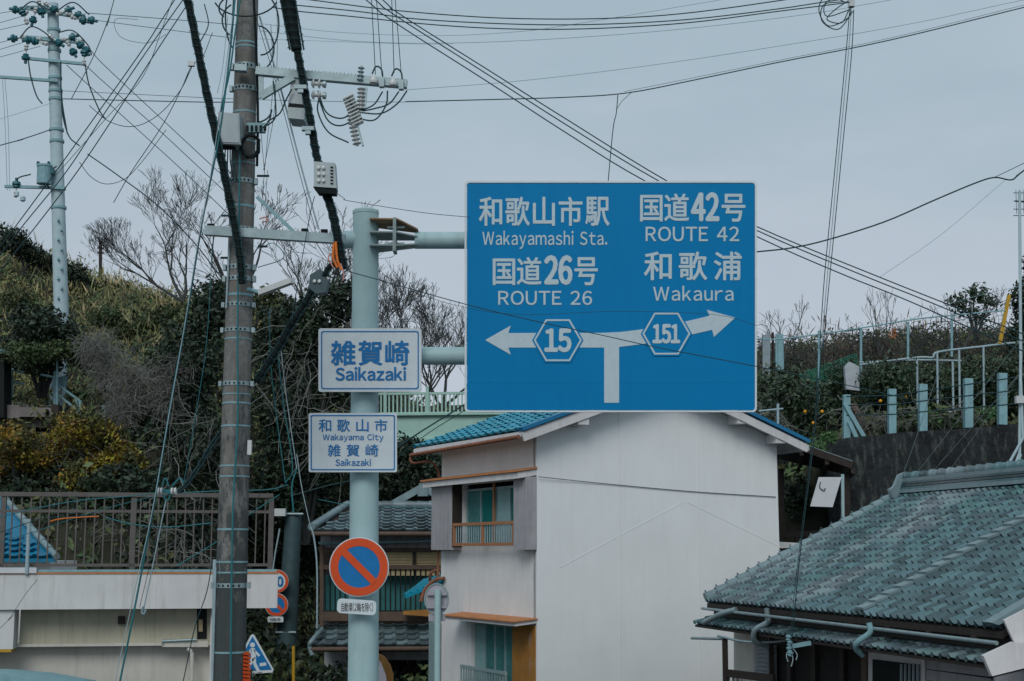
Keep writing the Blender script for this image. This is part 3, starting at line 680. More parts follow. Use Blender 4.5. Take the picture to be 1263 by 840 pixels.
for k in range(3): wpanel('siding_board', M['greysid'], [(1143, 812 + k * 14), (1222, 822 + k * 15), (1222, 835 + k * 15), (1143, 825 + k * 14)], .05 + .006 * (k % 2))
wpanel('wall_post', M['midwood'], [(1062, 798), (1068, 798), (1068, 880), (1062, 880)], .08)
for x in (970, 1000, 1035): wpanel('wall_post', M['darkwood'], [(x, 790), (x + 5, 790), (x + 5, 880), (x, 880)], .07)
for pts in ([(946, 750, 19.3), (947, 760, 19.3), (946, 768, 19.3), (932, 777, 19.4), (931, 790, 19.5), (947, 797, 19.6)], [(1072, 768, 16.3), (1073, 780, 16.3), (1058, 792, 16.4), (1056, 800, 16.5), (1064, 808, 16.6)]):
    MB().tube(smoothpts(PX(pts)), 0.04 if pts[0][0] < 1000 else .034, 8).build('downpipe', M['teal'] if pts[0][0] > 1000 else M['galv'], rh)
MB().tube(smoothpts(PX([(908, 752, 20.3), (890, 757, 20.5), (868, 768, 20.9)])), .04, 8).build('overflow_pipe', M['galv'], rh)
# veranda on the left of it
vb = thing('veranda_rail', 'dark timber veranda railing with laundry pole beside the tiled house', 'railing', at(895, 860, 20))
for x in (894, 951): MB().beam(at(x, 786, 20), at(x + 2, 900, 20), .07, .07).build('post', M['darkwood'], vb)
MB().beam(at(895, 830, 20), at(955, 837, 19.4), .06, .10).build('rail', M['darkwood'], vb)
for k in range(10): MB().beam(at(899 + k * 5.4, 832, 20), at(899 + k * 5.4, 870, 20), .03, .02).build('baluster', M['greysid'], vb)
MB().tube(PX([(853, 787, 20.5), (893, 788, 20)]), .022, 6).build('laundry_pole', M['galv'], vb)
MB().tube(smoothpts(PX([(885, 784, 20), (915, 791, 19.8), (950, 792, 19.4), (975, 789, 19.2)])), .018, 6).build('drooping_pipe', M['galv'], vb)
# white barge boards at the near end
Yn = E0.y + uE.y * LEN
MB().prism(PX([(1223, 768), (1264, 744), (1300, 722), (1300, 733), (1264, 754), (1232, 771)], 13.9), (0, .25, 0)).build('verge_flashing', M['tilelight'], rh)
MB().prism(PX([(1238.5, 765), (1264, 752), (1300, 732), (1300, 800), (1255, 801)], 13.75), (0, .05, 0)).build('barge_board', M['whitewood'], rh)
MB().prism(PX([(1213, 809), (1250, 792), (1300, 800), (1300, 815), (1224, 834)], 13.65), (0, .08, 0)).build('barge_board', M['whitewood'], rh)
MB().prism(PX([(1228, 836), (1300, 818), (1300, 900), (1228, 900)], 14.1), (0, .06, 0)).build('gable_panel', M['greysid'], rh)

# hanging connectors
t = thing('hanging_clamp', 'bunch of cable clamps hanging below the tiled roof gutter', 'cable clamp', at(977, 812, 17.3))
for k, (x, y) in enumerate(((973, 783), (975, 790), (973, 797), (976, 803))):
    MB().lathe(at(x, y, 17.3), (rng.uniform(-.5, .5), 0, -1), [(.012, 0), (.035, .01), (.035, .03), (.02, .045), (.03, .06), (.01, .07)], 8).build('clamp', M['teal'], t)
MB().beam(at(977, 797, 17.3), at(1000, 793, 17.3), .03, .05).build('tie_bar', M['teal'], t)
for pts in ([(974, 800), (970, 808), (972, 816)], [(978, 800), (983, 807), (982, 814)], [(975, 803), (978, 812), (976, 822)]): MB().tube(smoothpts(PX(pts, 17.3)), .007, 5).build('tail', M['wirepale'], t)

# ================================================================== left balcony building
YL0, YL1 = 20.0, 20.6
def YL(px): return YL0 + (YL1 - YL0) * px / 343
def onL(px, py, o=0):
    P = Vector((at(0, 700, YL0).x, YL0, 0)); Q = Vector((at(343, 700, YL1).x, YL1, 0)); d = (Q - P).normalized(); n = Vector((d.y, -d.x, 0)); return hit(px, py, P + n * o, n)
Pl = onL(0, 700); Ql = onL(343, 700); dL = Vector((Ql.x - Pl.x, Ql.y - Pl.y, 0)).normalized(); nL = Vector((dL.y, -dL.x, 0))  # outward
bl = thing('balcony_building', 'low white concrete building with a balcony at lower left', 'building', Vector((Pl.x, Pl.y, 0)))
Q0 = Vector((Ql.x, Ql.y, 0)); left = Q0 - dL * 8
def lbox(a, b, z0, z1, o0, o1): # along dL from Q0 backwards a..b metres, outward offset o0..o1
    return wbox(Q0 - dL * b + nL * o0 + UP * z0, dL * (b - a), nL * (o1 - o0), UP * (z1 - z0))
zt = onL(170, 708).z; zb = onL(170, 751).z
MB().hexa(lbox(0, 8, zb, zt, -.14, 0)).build('parapet', M['balcwall'], bl)
MB().hexa(lbox(0, .14, zb, zt, -1.1, -.142)).build('parapet_return', M['balcwall'], bl)
MB().hexa(lbox(.15, 8, zb + .05, zb + .17, -3.5, -.143)).build('floor_slab', M['lowwall2'], bl)
MB().hexa(lbox(-.01, 8, zt + .002, zt + .025, -.16, .012)).build('rust_strip', M['rustsheet'], bl)
MB().hexa(lbox(0.02, 8, zt + .028, zt + .062, -.12, -.02)).build('coping', M['teal'], bl)
w0 = (Q0 - onL(258, 800)).dot(dL); w15 = (Q0 - onL(15, 800)).dot(dL)
z2 = onL(130, 798).z
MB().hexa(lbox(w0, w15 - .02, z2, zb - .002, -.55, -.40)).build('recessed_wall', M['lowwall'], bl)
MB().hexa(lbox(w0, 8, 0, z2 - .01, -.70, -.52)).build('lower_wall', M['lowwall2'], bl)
MB().hexa(lbox(w0, w15, z2 - .008, z2 + .03, -.50, -.30)).build('ledge', M['lowwall2'], bl)
MB().hexa(lbox(w15, 8, z2 - .02, zb - .002, -.40, -.05)).build('side_block', M['balcwall'], bl)
MB().hexa(lbox(w15 + .02, 8, z2 - .06, z2 - .022, -.40, -.05)).build('block_trim', M['yellow'], bl)
MB().hexa(lbox(w0 - .12, w0 - .002, 0, zb - .004, -.75, -.15)).build('end_wall', M['balcwall'], bl)
def lpx(name, m, x0, y0, x1, y1, o, th=.05):
    return MB().prism([onL(x0, y0, o), onL(x1, y0, o), onL(x1, y1, o), onL(x0, y1, o)], -nL * th).build(name, m, bl)
lpx('vent_cover', M['darkwood'], 145.5, 760, 154, 770, -.33)
lpx('broken_opening', M['dark'], 243, 751, 255, 788, -.385, .02)
lpx('meter', M['shutter'], 245, 764, 250, 779, -.36, .03)
lpx('pipe_ledge', M['lowwall2'], 200, 791, 257, 798, -.28, .1)
MB().tube([onL(200, 794, -.26), onL(200, 790.5, -.26), onL(243, 789, -.26)], .018, 6).build('conduit', M['galv'], bl)
MB().tube(smoothpts([onL(231, 800, -.3), onL(236, 804, -.3), onL(237, 812, -.3), onL(237, 870, -.3)]), .03, 6).build('drain_pipe', M['lowwall2'], bl)
MB().tube([onL(265, 690, .04), onL(263, 860, .04)], .03, 6).build('drain_pipe', M['wirepale'], bl)
# railing of the balcony
rt = onL(170, 610).z; rb_ = onL(170, 697).z; rm = onL(170, 630.5).z
rl = thing('balcony_railing', 'brown metal balcony railing with vertical bars on the white parapet', 'railing', Q0 + UP * zt)
xr = (Q0 - onL(336, 650)).dot(dL)
MB().hexa(lbox(xr, 8, rt - .03, rt + .03, -.13, -.05)).build('top_rail', M['brown'], rl)
MB().hexa(lbox(xr, 8, rm - .02, rm + .02, -.105, -.075)).build('middle_rail', M['brown'], rl)
MB().hexa(lbox(xr, 8, rb_ - .02, rb_ + .02, -.11, -.07)).build('bottom_rail', M['brown'], rl)
k = 0
while xr + .1 + k * .125 < 4.4:
    x = xr + .1 + k * .125; MB().hexa(lbox(x, x + .018, rb_ + .02, rt - .03, -.10, -.08)).build('baluster', M['brown'], rl); k += 1
for px in (164, 334.5, 2):
    x = (Q0 - onL(px, 650)).dot(dL); MB().hexa(lbox(x - .03, x + .04, zt + .06, rt - .03, -.14, -.07)).build('railing_post', M['brown'], rl)
for zz in (rt, rb_): MB().hexa(wbox(Q0 - dL * xr - nL * 2.4 + UP * (zz - .03), -dL * .05, nL * 2.26, UP * .05)).build('side_rail', M['brown'], rl)
for k in range(18):
    MB().hexa(wbox(Q0 - dL * xr - nL * (.25 + k * .125) + UP * rb_, -dL * .02, nL * .018, UP * (rt - rb_ - .03))).build('baluster', M['brown'], rl)
MB().tube([onL(36, 640, .03), onL(33, 708, .03)], .028, 8).build('pale_bracket', M['wirepale'], rl)
lpx('low_board', M['tarp'], -40, 700, 45, 707, .03, .04)
# tarp/awning top in the very corner
solo(MB().prism(PX([(-60, 826), (0, 831), (60, 842), (60, 900), (-60, 900)], 17.5), (0, 2.0, -.15)), 'van_roof', M['teal'], 'greenish canopy edge at the bottom left corner below the balcony building', 'canopy')
# blue roofed house seen through the railing
bh = thing('blue_roof_house', 'small house with bright blue tiled roof seen through the balcony railing', 'house', at(-10, 720, 25))
bt = at(-20, 608, 26.3); 
tile_roof(bh, at(-75, 688, 24.2), Vector((1, 0, 0)), (at(-30, 610, 26.6) - at(-30, 688, 24.2)).normalized(), 9, 11, .235, .225, .03, .045, M['bluetile2'], skip=lambda i, j: i > 7.7 - j * .80)
MB().prism([at(-120, 689, 24.25), at(70, 689, 24.25), at(2, 612, 26.6), at(-120, 612, 26.6)], (0, 0, -.06)).build('roof_deck', M['bluetile2'], bh)
for a in range(9):
    p0 = at(70, 688, 24.2).lerp(at(2, 611, 26.6), a / 9); p1 = at(70, 688, 24.2).lerp(at(2, 611, 26.6), (a + 1.08) / 9)
    MB().tube([p0 + UP * .02, p1], .06, 8).build('hip_tile', M['tilelight'], bh)
MB().prism(PX([(-120, 692), (62, 692), (62, 900), (-120, 900)], 24.5), (0, 1.5, 0)).build('wall', M['balcwall'], bh)

# ================================================================== old house in the middle
YO = 31.5
oh = thing('old_house', 'old two storey wooden house with dark balcony behind the pale sign post', 'house', at(465, 840, YO))
def P(x, y, Y=YO): return at(x, y, Y)
MB().prism([P(386, 656, 30.9), P(600, 656, 30.9), P(600, 625, 33), P(428, 625, 33)], (0, 0, -.08)).build('roof_deck', M['darkwood'], oh)
vO = (P(500, 625.5, 33) - P(500, 656, 30.9)); nO = 8
tile_roof(oh, P(386, 655, 30.9), Vector((1, 0, 0)), vO.normalized(), 16, nO, .25, vO.length / nO, .03, .045, M['oldtile'], skip=lambda i, j: i < j * .42 - .2)
for a in range(8):
    p0 = P(384, 652, 30.9).lerp(P(428, 624, 33), a / 8); p1 = P(384, 652, 30.9).lerp(P(428, 624, 33), (a + 1.1) / 8)
    MB().tube([p0 + UP * .04, p1 + UP * .03], .09, 8).build('hip_tile', M['tilelight'], oh)
for k in range(13):
    a = P(428, 623, 33) + Vector((.27 * k, 0, 0)); MB().tube([a, a + Vector((.29, 0, -.0))], [.10, .085], 8).build('ridge_tile', M['oldtile'], oh)
# upper gable roof
for (a, b) in (((470, 630), (521, 601)), ((521, 601), (560, 622))):
    MB().beam(P(*a, 33.2), P(*b, 33.2), .14, .16).build('verge_tile', M['tilelight'], oh)
    MB().prism([P(*a, 33.3), P(*b, 33.3), P(*b, 36), P(*a, 36)], (0, 0, -.1)).build('upper_roof', M['oldtile'], oh)
MB().prism(PX([(476, 630), (521, 605), (556, 624)], 33.35), (0, .1, 0)).build('gable_panel', M['darkwood'], oh)
MB().prism(PX([(517, 596), (526, 596), (528, 612), (515, 612)], 33.05), (0, .2, 0)).build('ridge_ornament', M['tilelight'], oh)
MB().tube([P(384, 658.5, 30.8), P(600, 658.5, 30.8)], .05, 8).build('gutter', M['midwood'], oh)
for k in range(12):
    x = 396 + k * 13.3; MB().prism(PX([(x, 660), (x + 12.6, 660), (x + 12.6, 678), (x, 678)], YO + (.01 if k % 2 else 0)), (0, .05, 0)).build('siding_board', M['greysid'], oh)
MB().tube(smoothpts(PX([(393, 670), (460, 669), (538, 667)], YO - .25)), .032, 6).build('laundry_pole', M['teal'], oh)
for x in (476, 512):
    s_ = MB().prism(PX([(x, 681), (x + 34, 681), (x + 34, 710), (x, 710)], YO - .03), (0, .03, 0)).build('shutter', M['shutter'], oh)
    for q in range(6): MB().beam(P(x + 1, 683 + q * 3.6, YO - .04), P(x + 33, 683 + q * 3.6, YO - .04), .03, .012).build('slat', M['shutter'], s_)
for (a, b, w1, m_) in (((394, 678), (560, 678), .09, 'midwood'), ((394, 699.5), (560, 699.5), .09, 'midwood'), ((394, 760), (560, 760), .20, 'midwood'), ((397, 672), (397, 792), .1, 'midwood'), ((511, 679), (511, 700), .06, 'darkwood')):
    MB().beam(P(*a, YO - .05), P(*b, YO - .05), .08, w1, up=Vector((0, 1, 0)) if a[0] == b[0] else UP).build('beam', M[m_], oh)
MB().prism(PX([(398, 709), (560, 709), (560, 753), (398, 753)], YO + .3), (0, .03, 0)).build('balcony_sheet', M['tealsheet'], oh)
for k in range(24): MB().beam(P(401 + k * 6.2, 701, YO - .03), P(401 + k * 6.2, 756, YO - .03), .03, .03).build('baluster', M['dark'], oh)
MB().prism(PX([(395, 661), (560, 661), (560, 900), (395, 900)], YO + .6), (0, .1, 0)).build('back_wall', M['darkwood'], oh)
MB().prism(PX([(497, 754), (549, 751), (549, 762), (497, 758)], YO - .5), (0, .3, 0)).build('orange_plank', M['ochre'], oh)
vO2 = (P(450, 770, YO + .4) - P(450, 797, 30.4))
tile_roof(oh, P(386, 797, 30.4), Vector((1, 0, 0)), vO2.normalized(), 11, 4, .25, vO2.length / 4, .03, .045, M['oldtile'])
MB().tube([P(383, 801, 30.3), P(531, 800, 30.3)], .05, 8).build('gutter', M['midwood'], oh)
MB().tube(smoothpts(PX([(397, 776, 30.9), (385, 790, 30.3), (382, 797, 30.3), (385, 808, 30.3)])), .05, 8).build('downpipe', M['tilelight'], oh)
for k in range(3): MB().prism(PX([(400 + k * 11, 804), (410.5 + k * 11, 804), (410.5 + k * 11, 900), (400 + k * 11, 900)], YO - .05), (0, .06, 0)).build('wall_board', M['tarp'], oh)
MB().prism(PX([(470, 804), (531, 804), (531, 814), (470, 814)], YO - .05), (0, .06, 0)).build('lintel', M['greysid'], oh)
MB().tube(smoothpts(PX([(383, 650, 30.6), (387, 662, 30.6), (391, 700, 30.6), (391, 775, 30.6)])), .02, 6).build('conduit', M['wirepale'], oh)

# ================================================================== round sign backs by the white house
t = thing('round_road_sign', 'round grey sign seen from behind on a slim pole beside the white house', 'road sign', Vector((at(540, 800, 22).x, 22, 0)))
MB().tube([Vector((at(540, 800, 22).x, 22, 0)), at(540, 727, 22)], 4 * m_px(22), 12).build('pole', M['paleteal'], t)
plate(disc(538.5, 739, 14.6, 32, 19), 22.1, .02, 'sign_back', M['signback'], t)
frame(disc(538.5, 739, 15.4, 32, 19.8), disc(538.5, 739, 13.9, 32, 18.2), 22.085, .05, 'rim', M['galv'], t)
for y in (733, 749): MB().beam(at(527, y, 22.06), at(551, y, 22.06), .03, .03).build('clamp', M['signback'], t)
plate(rrect(528.5, 757, 549, 766.5, 1), 22.1, .02, 'plate_back', M['signback'], t)
t = thing('traffic_mirror', 'orange rimmed traffic mirror seen edge on behind the pale sign post', 'traffic mirror', Vector((at(474, 850, 16).x, 16.5, 0)))
MB().prism([at(x, y, 16.5 + (x - 470) * .02) for x, y in ((466, 806), (474, 810), (481, 820), (485, 832), (485, 846), (478, 846), (472, 832), (466, 818))], (0, .05, 0)).build('rim', M['ochre'], t)
MB().prism(PX([(466, 812), (470, 818), (476, 834), (477, 848), (466, 848)], 16.45), (0, .04, 0)).build('mirror_face', M['signback'], t)
MB().tube([Vector((at(470, 850, 16.6).x, 16.6, 0)), at(470, 830, 16.6)], .035, 8).build('pole', M['ochre'], t)

# ================================================================== street furniture in the gap on the left
b0 = Vector((at(352, 800, 33).x, 33, 0))
t = thing('utility_pole', 'short dark concrete pole carrying two round signs behind the balcony corner', 'utility pole', b0)
MB().tube([b0, at(353, 800, 33), at(362, 632, 33)], [.26, .24, .19], 14).build('pole', M['darkbox'], t)
for y, x in ((634, 361), (780, 352)): MB().tube([at(x - 12, y, 32.8), at(x + 13, y, 32.8)], .03, 6).build('band', M['galv'], t)
MB().box(at(346, 632, 32.7), (.25, .2, .17)).build('clamp_box', M['porcelain'], t)
MB().tube(smoothpts(PX([(345, 652), (337, 700), (333, 760)], 32.7)), .02, 5).build('conduit', M['wirepale'], t)
t = thing('speed_limit_sign', 'round white speed sign with red ring and blue numeral, half hidden by balcony', 'road sign', at(341, 730, 32.5))
plate(disc(341.5, 717, 14.4), 32.5, .02, 'sign_panel', M['signwhite'], t)
frame(disc(341.5, 717, 14), disc(341.5, 717, 10.6), 32.49, .004, 'red_ring', M['signred'], t)
text('30', (333.5, 710.5, 349.5, 723.5), 32.48, M['bluepanel2'], t, .03)
no_parking(341, 746, 14.4, 32.5, 'small distant round no parking sign below the balcony corner')
t = thing('plate_sign', 'tiny white plate with black marks below the distant no parking sign', 'road sign', at(340, 768, 32.5))
plate(rrect(330, 760.5, 349.5, 767.5, 1.5), 32.5, .015, 'sign_panel', M['signwhite'], t)
text('自動車', (333, 762, 346, 766), 32.48, M['dark'], t, .0)
t = thing('crosswalk_sign', 'blue triangular crosswalk sign with white walking figure beside the pole', 'road sign', at(311, 830, 28))
tri = [(311.5, 782), (314, 784), (337.5, 826), (336, 829.5), (287, 832), (285, 829), (309, 784)]
plate(tri, 28, .02, 'sign_panel', M['signwhite'], t)
plate([(311.5, 785), (335, 825.6), (288, 828.6)], 27.99, .006, 'blue_field', M['bluepanel2'], t)
plate(disc(311.5, 795.5, 3.1, 14), 27.98, .004, 'figure', M['signwhite'], t)
for pts in ([(309, 799.5), (314.5, 799.5), (316, 812), (310, 812.5)], [(310, 811), (315.5, 811), (316, 818), (320, 826), (323, 828.5), (317.5, 829), (313, 821)], [(309.5, 811), (314, 811.5), (311.5, 818), (306, 826.5), (302.5, 826.5), (307.5, 818)], [(313, 800), (316, 803), (321, 808), (319, 810), (313.5, 805)], [(309.5, 800), (311, 803.5), (306, 808), (303.5, 806.5)], [(320, 818), (328, 817), (328.5, 821), (320.5, 822)]):
    plate(pts, 27.98, .004, 'figure', M['signwhite'], t)
solo(MB().tube([Vector((at(311, 840, 28.1).x, 28.1, 0)), at(311, 800, 28.1)], .035, 8), 'slim_post', M['paleteal'], 'slim pale post behind the blue crosswalk triangle', 'post')
t = thing('pole_marker', 'orange ribbed marker wrapped round the foot of the big utility pole', 'marker', at(303, 850, 13.2))
for k in range(9): MB().beam(at(299.5, 806 + k * 4.6, 12.95), at(307, 807 + k * 4.6, 13.0), .05, .022).build('ridge', M['signred'], t)
MB().beam(at(303, 803, 13.02), at(303, 850, 13.02), .055, .05).build('backing', M['ochre'], t)
solo(MB().tube([at(362, 797, 30), at(362, 860, 30)], .034, 8), 'yellow_post', M['yellow'], 'slim yellow post standing in the dark gap behind the crosswalk sign', 'post')

# ================================================================== main utility pole
YP = 13.0
def pcx(y): return 305.5 + (282 - 305.5) * y / 840      # axis in the photograph
def pr_(y): return (13.6 + 6.2 * y / 840) * m_px(YP)
foot = at(282, 840, YP); foot = Vector((foot.x, YP, 0))
up_ = thing('utility_pole', 'tall weathered concrete utility pole wrapped in cables at left of the signs', 'utility pole', foot)
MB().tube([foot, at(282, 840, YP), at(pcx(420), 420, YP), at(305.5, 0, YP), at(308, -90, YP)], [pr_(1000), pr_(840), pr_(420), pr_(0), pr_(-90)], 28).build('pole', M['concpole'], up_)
def band(y, h=5, m='galv', ex=1.05, lug=True):
    c0, c1 = at(pcx(y + h / 2), y + h / 2, YP), at(pcx(y - h / 2), y - h / 2, YP); r = pr_(y) * ex
    o = MB().tube([c0, c1], r, 24).build('steel_band', M[m], up_)
    if lug:
        for sx in (-1, 1): MB().box((c0 + c1) / 2 + Vector((sx * (r + .014), -.03, 0)), (.028, .05, h * m_px(YP) * 1.25)).build('band_bolt', M[m], o)
        for q in range(5):
            a = -math.pi / 2 + (q - 2) * .33; MB().box((c0 + c1) / 2 + Vector((math.cos(a) * r * 1.0, math.sin(a) * r * 1.0, 0)), (.014, .014, h * m_px(YP) * .4)).build('band_hole', M['dark'], o)
for y, h, lug in ((55, 2, 0), (60, 2, 0), (84, 7, 1), (111, 6, 1), (140, 2, 0), (176, 2, 0), (203, 2, 0), (225, 6, 1), (256, 3, 0), (284, 5, 1), (331, 6, 1), (345, 6, 1), (365, 3, 0), (377, 5, 1), (408, 5, 1), (419, 1.6, 0), (474, 5, 1), (487, 1.4, 0), (498, 2, 0), (526, 2, 0), (575, 2, 0), (588, 2, 0), (653, 2.4, 0), (693, 2.2, 0), (706, 2, 0), (722, 6, 1), (804, 2.4, 0)): band(y, h, 'galv' if lug else 'teal', 1.05 if lug else 1.03, lug)
# upper crossarm
YC = YP - .22
def bar(a, b, wd, h, name, m, par): return MB().beam(at(*a), at(*b), wd, h).build(name, M[m], par)
bar((290, 84, YC), (305, 85, YC), .08, .06, 'bracket', 'galv', up_)
bar((316, 88, YC), (502, 104, YC), .075, .075, 'crossarm', 'galv', up_)
bar((362, 95, YC - .03), (322, 119, YC), .04, .07, 'brace', 'galv', up_)
bar((322, 90, YC), (322, 121, YC), .04, .03, 'brace', 'galv', up_)
sp = MB()
for k in range(28): sp.tube([at(326 + k * 4.5, 88 + k * .37, YC), at(326 + k * 4.5 + rng.uniform(-.6, .6), 81.5 + k * .37, YC)], .0035, 3)
sp.build('bird_spikes', M['wire'], up_)['kind'] = 'stuff'
# lower crossarm
bar((253, 284.5, YC), (426, 295.5, YC), .08, .085, 'crossarm', 'galv', up_)
bar((317, 243, YC), (368, 291, YC), .035, .03, 'brace', 'teal', up_)
sp = MB()
for k in range(22): sp.tube([at(322 + k * 4.5, 287 + k * .28, YC), at(322 + k * 4.5 + rng.uniform(-.8, .8), 281 + k * .28, YC)], .0035, 3)
sp.build('bird_spikes', M['wire'], up_)['kind'] = 'stuff'
for x, y in ((260, 279), (376, 285), (400, 286)): MB().box(at(x, y, YC), (.06, .05, .04)).build('clamp', M['black'], up_)
# climbing bolts
for x0, x1, y in ((273, 283, 266), (317, 332, 217), (272, 285, 318), (318, 330, 304), (283, 290, 213)): MB().tube(PX([(x0, y, YP), (x1, y, YP)]), .011, 6).build('step_bolt', M['wire'], up_)
# conduit, riser cable
MB().tube(smoothpts([at(296, 180, YP - .2), at(295, 260, YP - .2), at(293, 400, YP - .2), at(293, 520, YP - .2), at(287, 640, YP - .2), at(284, 860, YP - .2)]), .009, 6).build('riser_cable', M['wireteal'], up_)
MB().tube(smoothpts([at(313, 0, YP - .2), at(316, 60, YP - .2), at(318, 140, YP - .18), at(317, 205, YP - .18)]), .012, 6).build('riser_cable', M['black'], up_)
for q, (x, y0, y1) in enumerate(((272, 690, 840), (266, 700, 840), (283, 300, 380))):
    MB().tube(PX([(x, y0, YP - .1), (x - 4, y1, YP - .1)]), .010, 6).build('conduit', M['wirepale'], up_)
MB().box(at(308, 552, YP - .22), (.035, .04, .13)).build('tag_plate', M['porcelain'], up_)
# cable coil
co = []
for k in range(70):
    a = k * .55; co.append(at(309 + 11 * math.cos(a) + rng.uniform(-1.3, 1.3), 180 + 14 * math.sin(a) + rng.uniform(-1.5, 1.5), YP - .22 - .0006 * k))
MB().tube(co, .011, 6).build('cable_coil', M['black'], up_)
bx = MB(); bx.box(at(316, 158, YP - .21), (.17, .05, .09)); bx.build('terminal_bracket', M['teal'], up_)
for k in range(5): MB().box(at(305 + k * 5.5, 158, YP - .245), (.02, .02, .05)).build('terminal', M['dark'], up_)
# tangle of jumpers
jm = []
for (x, y, rx, ry, a0, a1) in ((322, 30, 22, 38, -1.6, 1.6), (318, 60, 20, 28, -1.5, 1.4), (315, 135, 20, 16, 0, 1.5), (312, 140, 22, 20, 0, 1.5), (300, 10, 30, 18, 2.5, 4.5), (296, 25, 22, 22, 2, 4.2), (303, -5, 40, 25, .3, 2.8), (290, 20, 12, 40, 1.8, 4.4)):
    MB().tube([at(x + rx * math.cos(a0 + (a1 - a0) * k / 14), y + ry * math.sin(a0 + (a1 - a0) * k / 14), YP - .15) for k in range(15)], .008, 5).build('jumper_wire', M['wire'], up_)
# lamp tube
t = thing('street_lamp', 'pale tube street lamp on a short arm fixed to the big utility pole', 'street lamp', at(318, 362, YP - .2))
MB().beam(at(321, 361, YP - .25), at(361, 346, YP - .45), .06, .05).build('lamp_tube', M['porcelain'], t)
MB().tube(PX([(306, 357, YP - .15), (322, 361, YP - .25)]), .02, 8).build('arm', M['teal'], t)
# boxes
t = thing('junction_box', 'pale grey square equipment box on the left side of the utility pole', 'equipment box', at(283, 180, YP - .1))
MB().prism(PX([(269, 138), (295, 140), (296.5, 178), (271, 177)], YP - .32), (0, .2, 0)).build('housing', M['box'], t)
MB().prism(PX([(270.5, 140), (293.5, 141.7), (295, 176), (272.5, 175.3)], YP - .328), (0, .006, 0)).build('lid', M['box'], t)
MB().box(at(281, 180.5, YP - .22), (.13, .1, .04)).build('gland', M['dark'], t)
for k in range(6): MB().tube(smoothpts(PX([(275 + 3 * k, 181, YP - .2), (274 + 3.4 * k, 200 + 6 * (k % 3), YP - .2), (281 + 2.6 * k, 225, YP - .18)])), .006, 5).build('lead', M['wire'], t)
t = thing('switch_box', 'pale switch box hanging under the upper crossarm behind the black bundle', 'equipment box', at(366, 147, YC))
MB().prism(PX([(360, 90), (372, 88), (376.5, 129), (355.5, 127)], YC - .02), (0, .22, 0)).build('housing', M['box'], t)
MB().prism(PX([(354.5, 132), (377, 133.5), (375, 147.5), (355.5, 145.5)], YC - .05), (0, .26, 0)).build('base', M['box'], t)
MB().prism(PX([(356, 127), (377, 129), (377, 133.5), (355, 132)], YC - .04), (0, .24, 0)).build('gap', M['dark'], t)
def sheds(base_, ax, n, r, pitch, m, parent, name='insulator'):
    pf = [(r * .35, 0)]
    for k in range(n): pf += [(r * .45, pitch * k + .002), (r, pitch * k + pitch * .35), (r * .95, pitch * k + pitch * .5), (r * .4, pitch * k + pitch * .6)]
    pf.append((r * .3, pitch * n)); return MB().lathe(base_, ax, pf, 14).build(name, m, parent)
for x, y in ((386, 103), (386, 117)):
    t = thing('line_insulator', 'grey white cylinder insulator, the %s of two beside the black bundle' % ('upper' if y < 110 else 'lower'), 'insulator', at(x, y, YC), 'insulators beside the black bundle')
    sheds(at(x - 2, y, YC - .05), (1, 0, -.05), 2, .045, .055, M['porcelain'], t); MB().lathe(at(x + 12, y + 1, YC - .05), (1, 0, -.05), [(.03, 0), (.035, .03), (.01, .035)], 10).build('end_cap', M['galv'], t)
for i, (x, y) in enumerate(((461, 97), (485, 100))):
    t = thing('pin_insulator', 'white bell insulator on the crossarm end under the %s pair of drop wires' % ('inner', 'outer')[i], 'insulator', at(x, y + 6, YC), 'bell insulators on the upper crossarm')
    MB().lathe(at(x, y - 4, YC - .06), (0, 0, -1), [(.012, 0), (.03, .02), (.042, .055), (.04, .075), (.02, .085)], 14).build('bell', M['porcelain'], t)
    MB().tube(smoothpts(PX([(x - 2, y - 6), (x + 3, y - 15), (x + 10, y - 10), (x + 11, y + 8)], YC - .06)), .008, 5).build('loop', M['wire'], t)
    MB().box(at(x + 10, y + 5, YC - .05), (.045, .06, .09)).build('dead_end', M['galv'], t)
for i, (x0, y0, x1, y1, n) in enumerate(((446, 108, 445, 137, 6), (430, 120, 442, 152, 8), (432, 140, 441, 180, 8))):
    t = thing('cutout_fuse', ('ribbed grey cutout hanging directly below the upper crossarm', 'slanted finned cutout left of the hanging ribbed string', 'lowest ribbed pale cutout dangling under the upper crossarm')[i], 'cutout fuse', at(x1, y1, YC))
    a, b = at(x0, y0, YC - .05), at(x1, y1, YC - .05)
    if i == 1:
        MB().beam(a, b, .02, .03).build('spine', M['galv'], t)
        for k in range(9): c = a.lerp(b, k / 8.0); MB().beam(c - Vector((.05, 0, .03)), c + Vector((.045, 0, .02)), .09, .010).build('fin', M['porcelain'], t)
    else: sheds(a, b - a, n, .042, (b - a).length / n, M['porcelain'], t); MB().beam(a + Vector((.04, 0, 0)), b + Vector((.05 if i else .03, 0, 0)), .03, .02).build('holder', M['galv'], t)
t = thing('arrester', 'ribbed pale arrester standing upright above the upper crossarm end', 'insulator', at(445, 100, YC))
sheds(at(444, 100, YC - .04), (.08, 0, 1), 4, .032, .037, M['galv'], t)
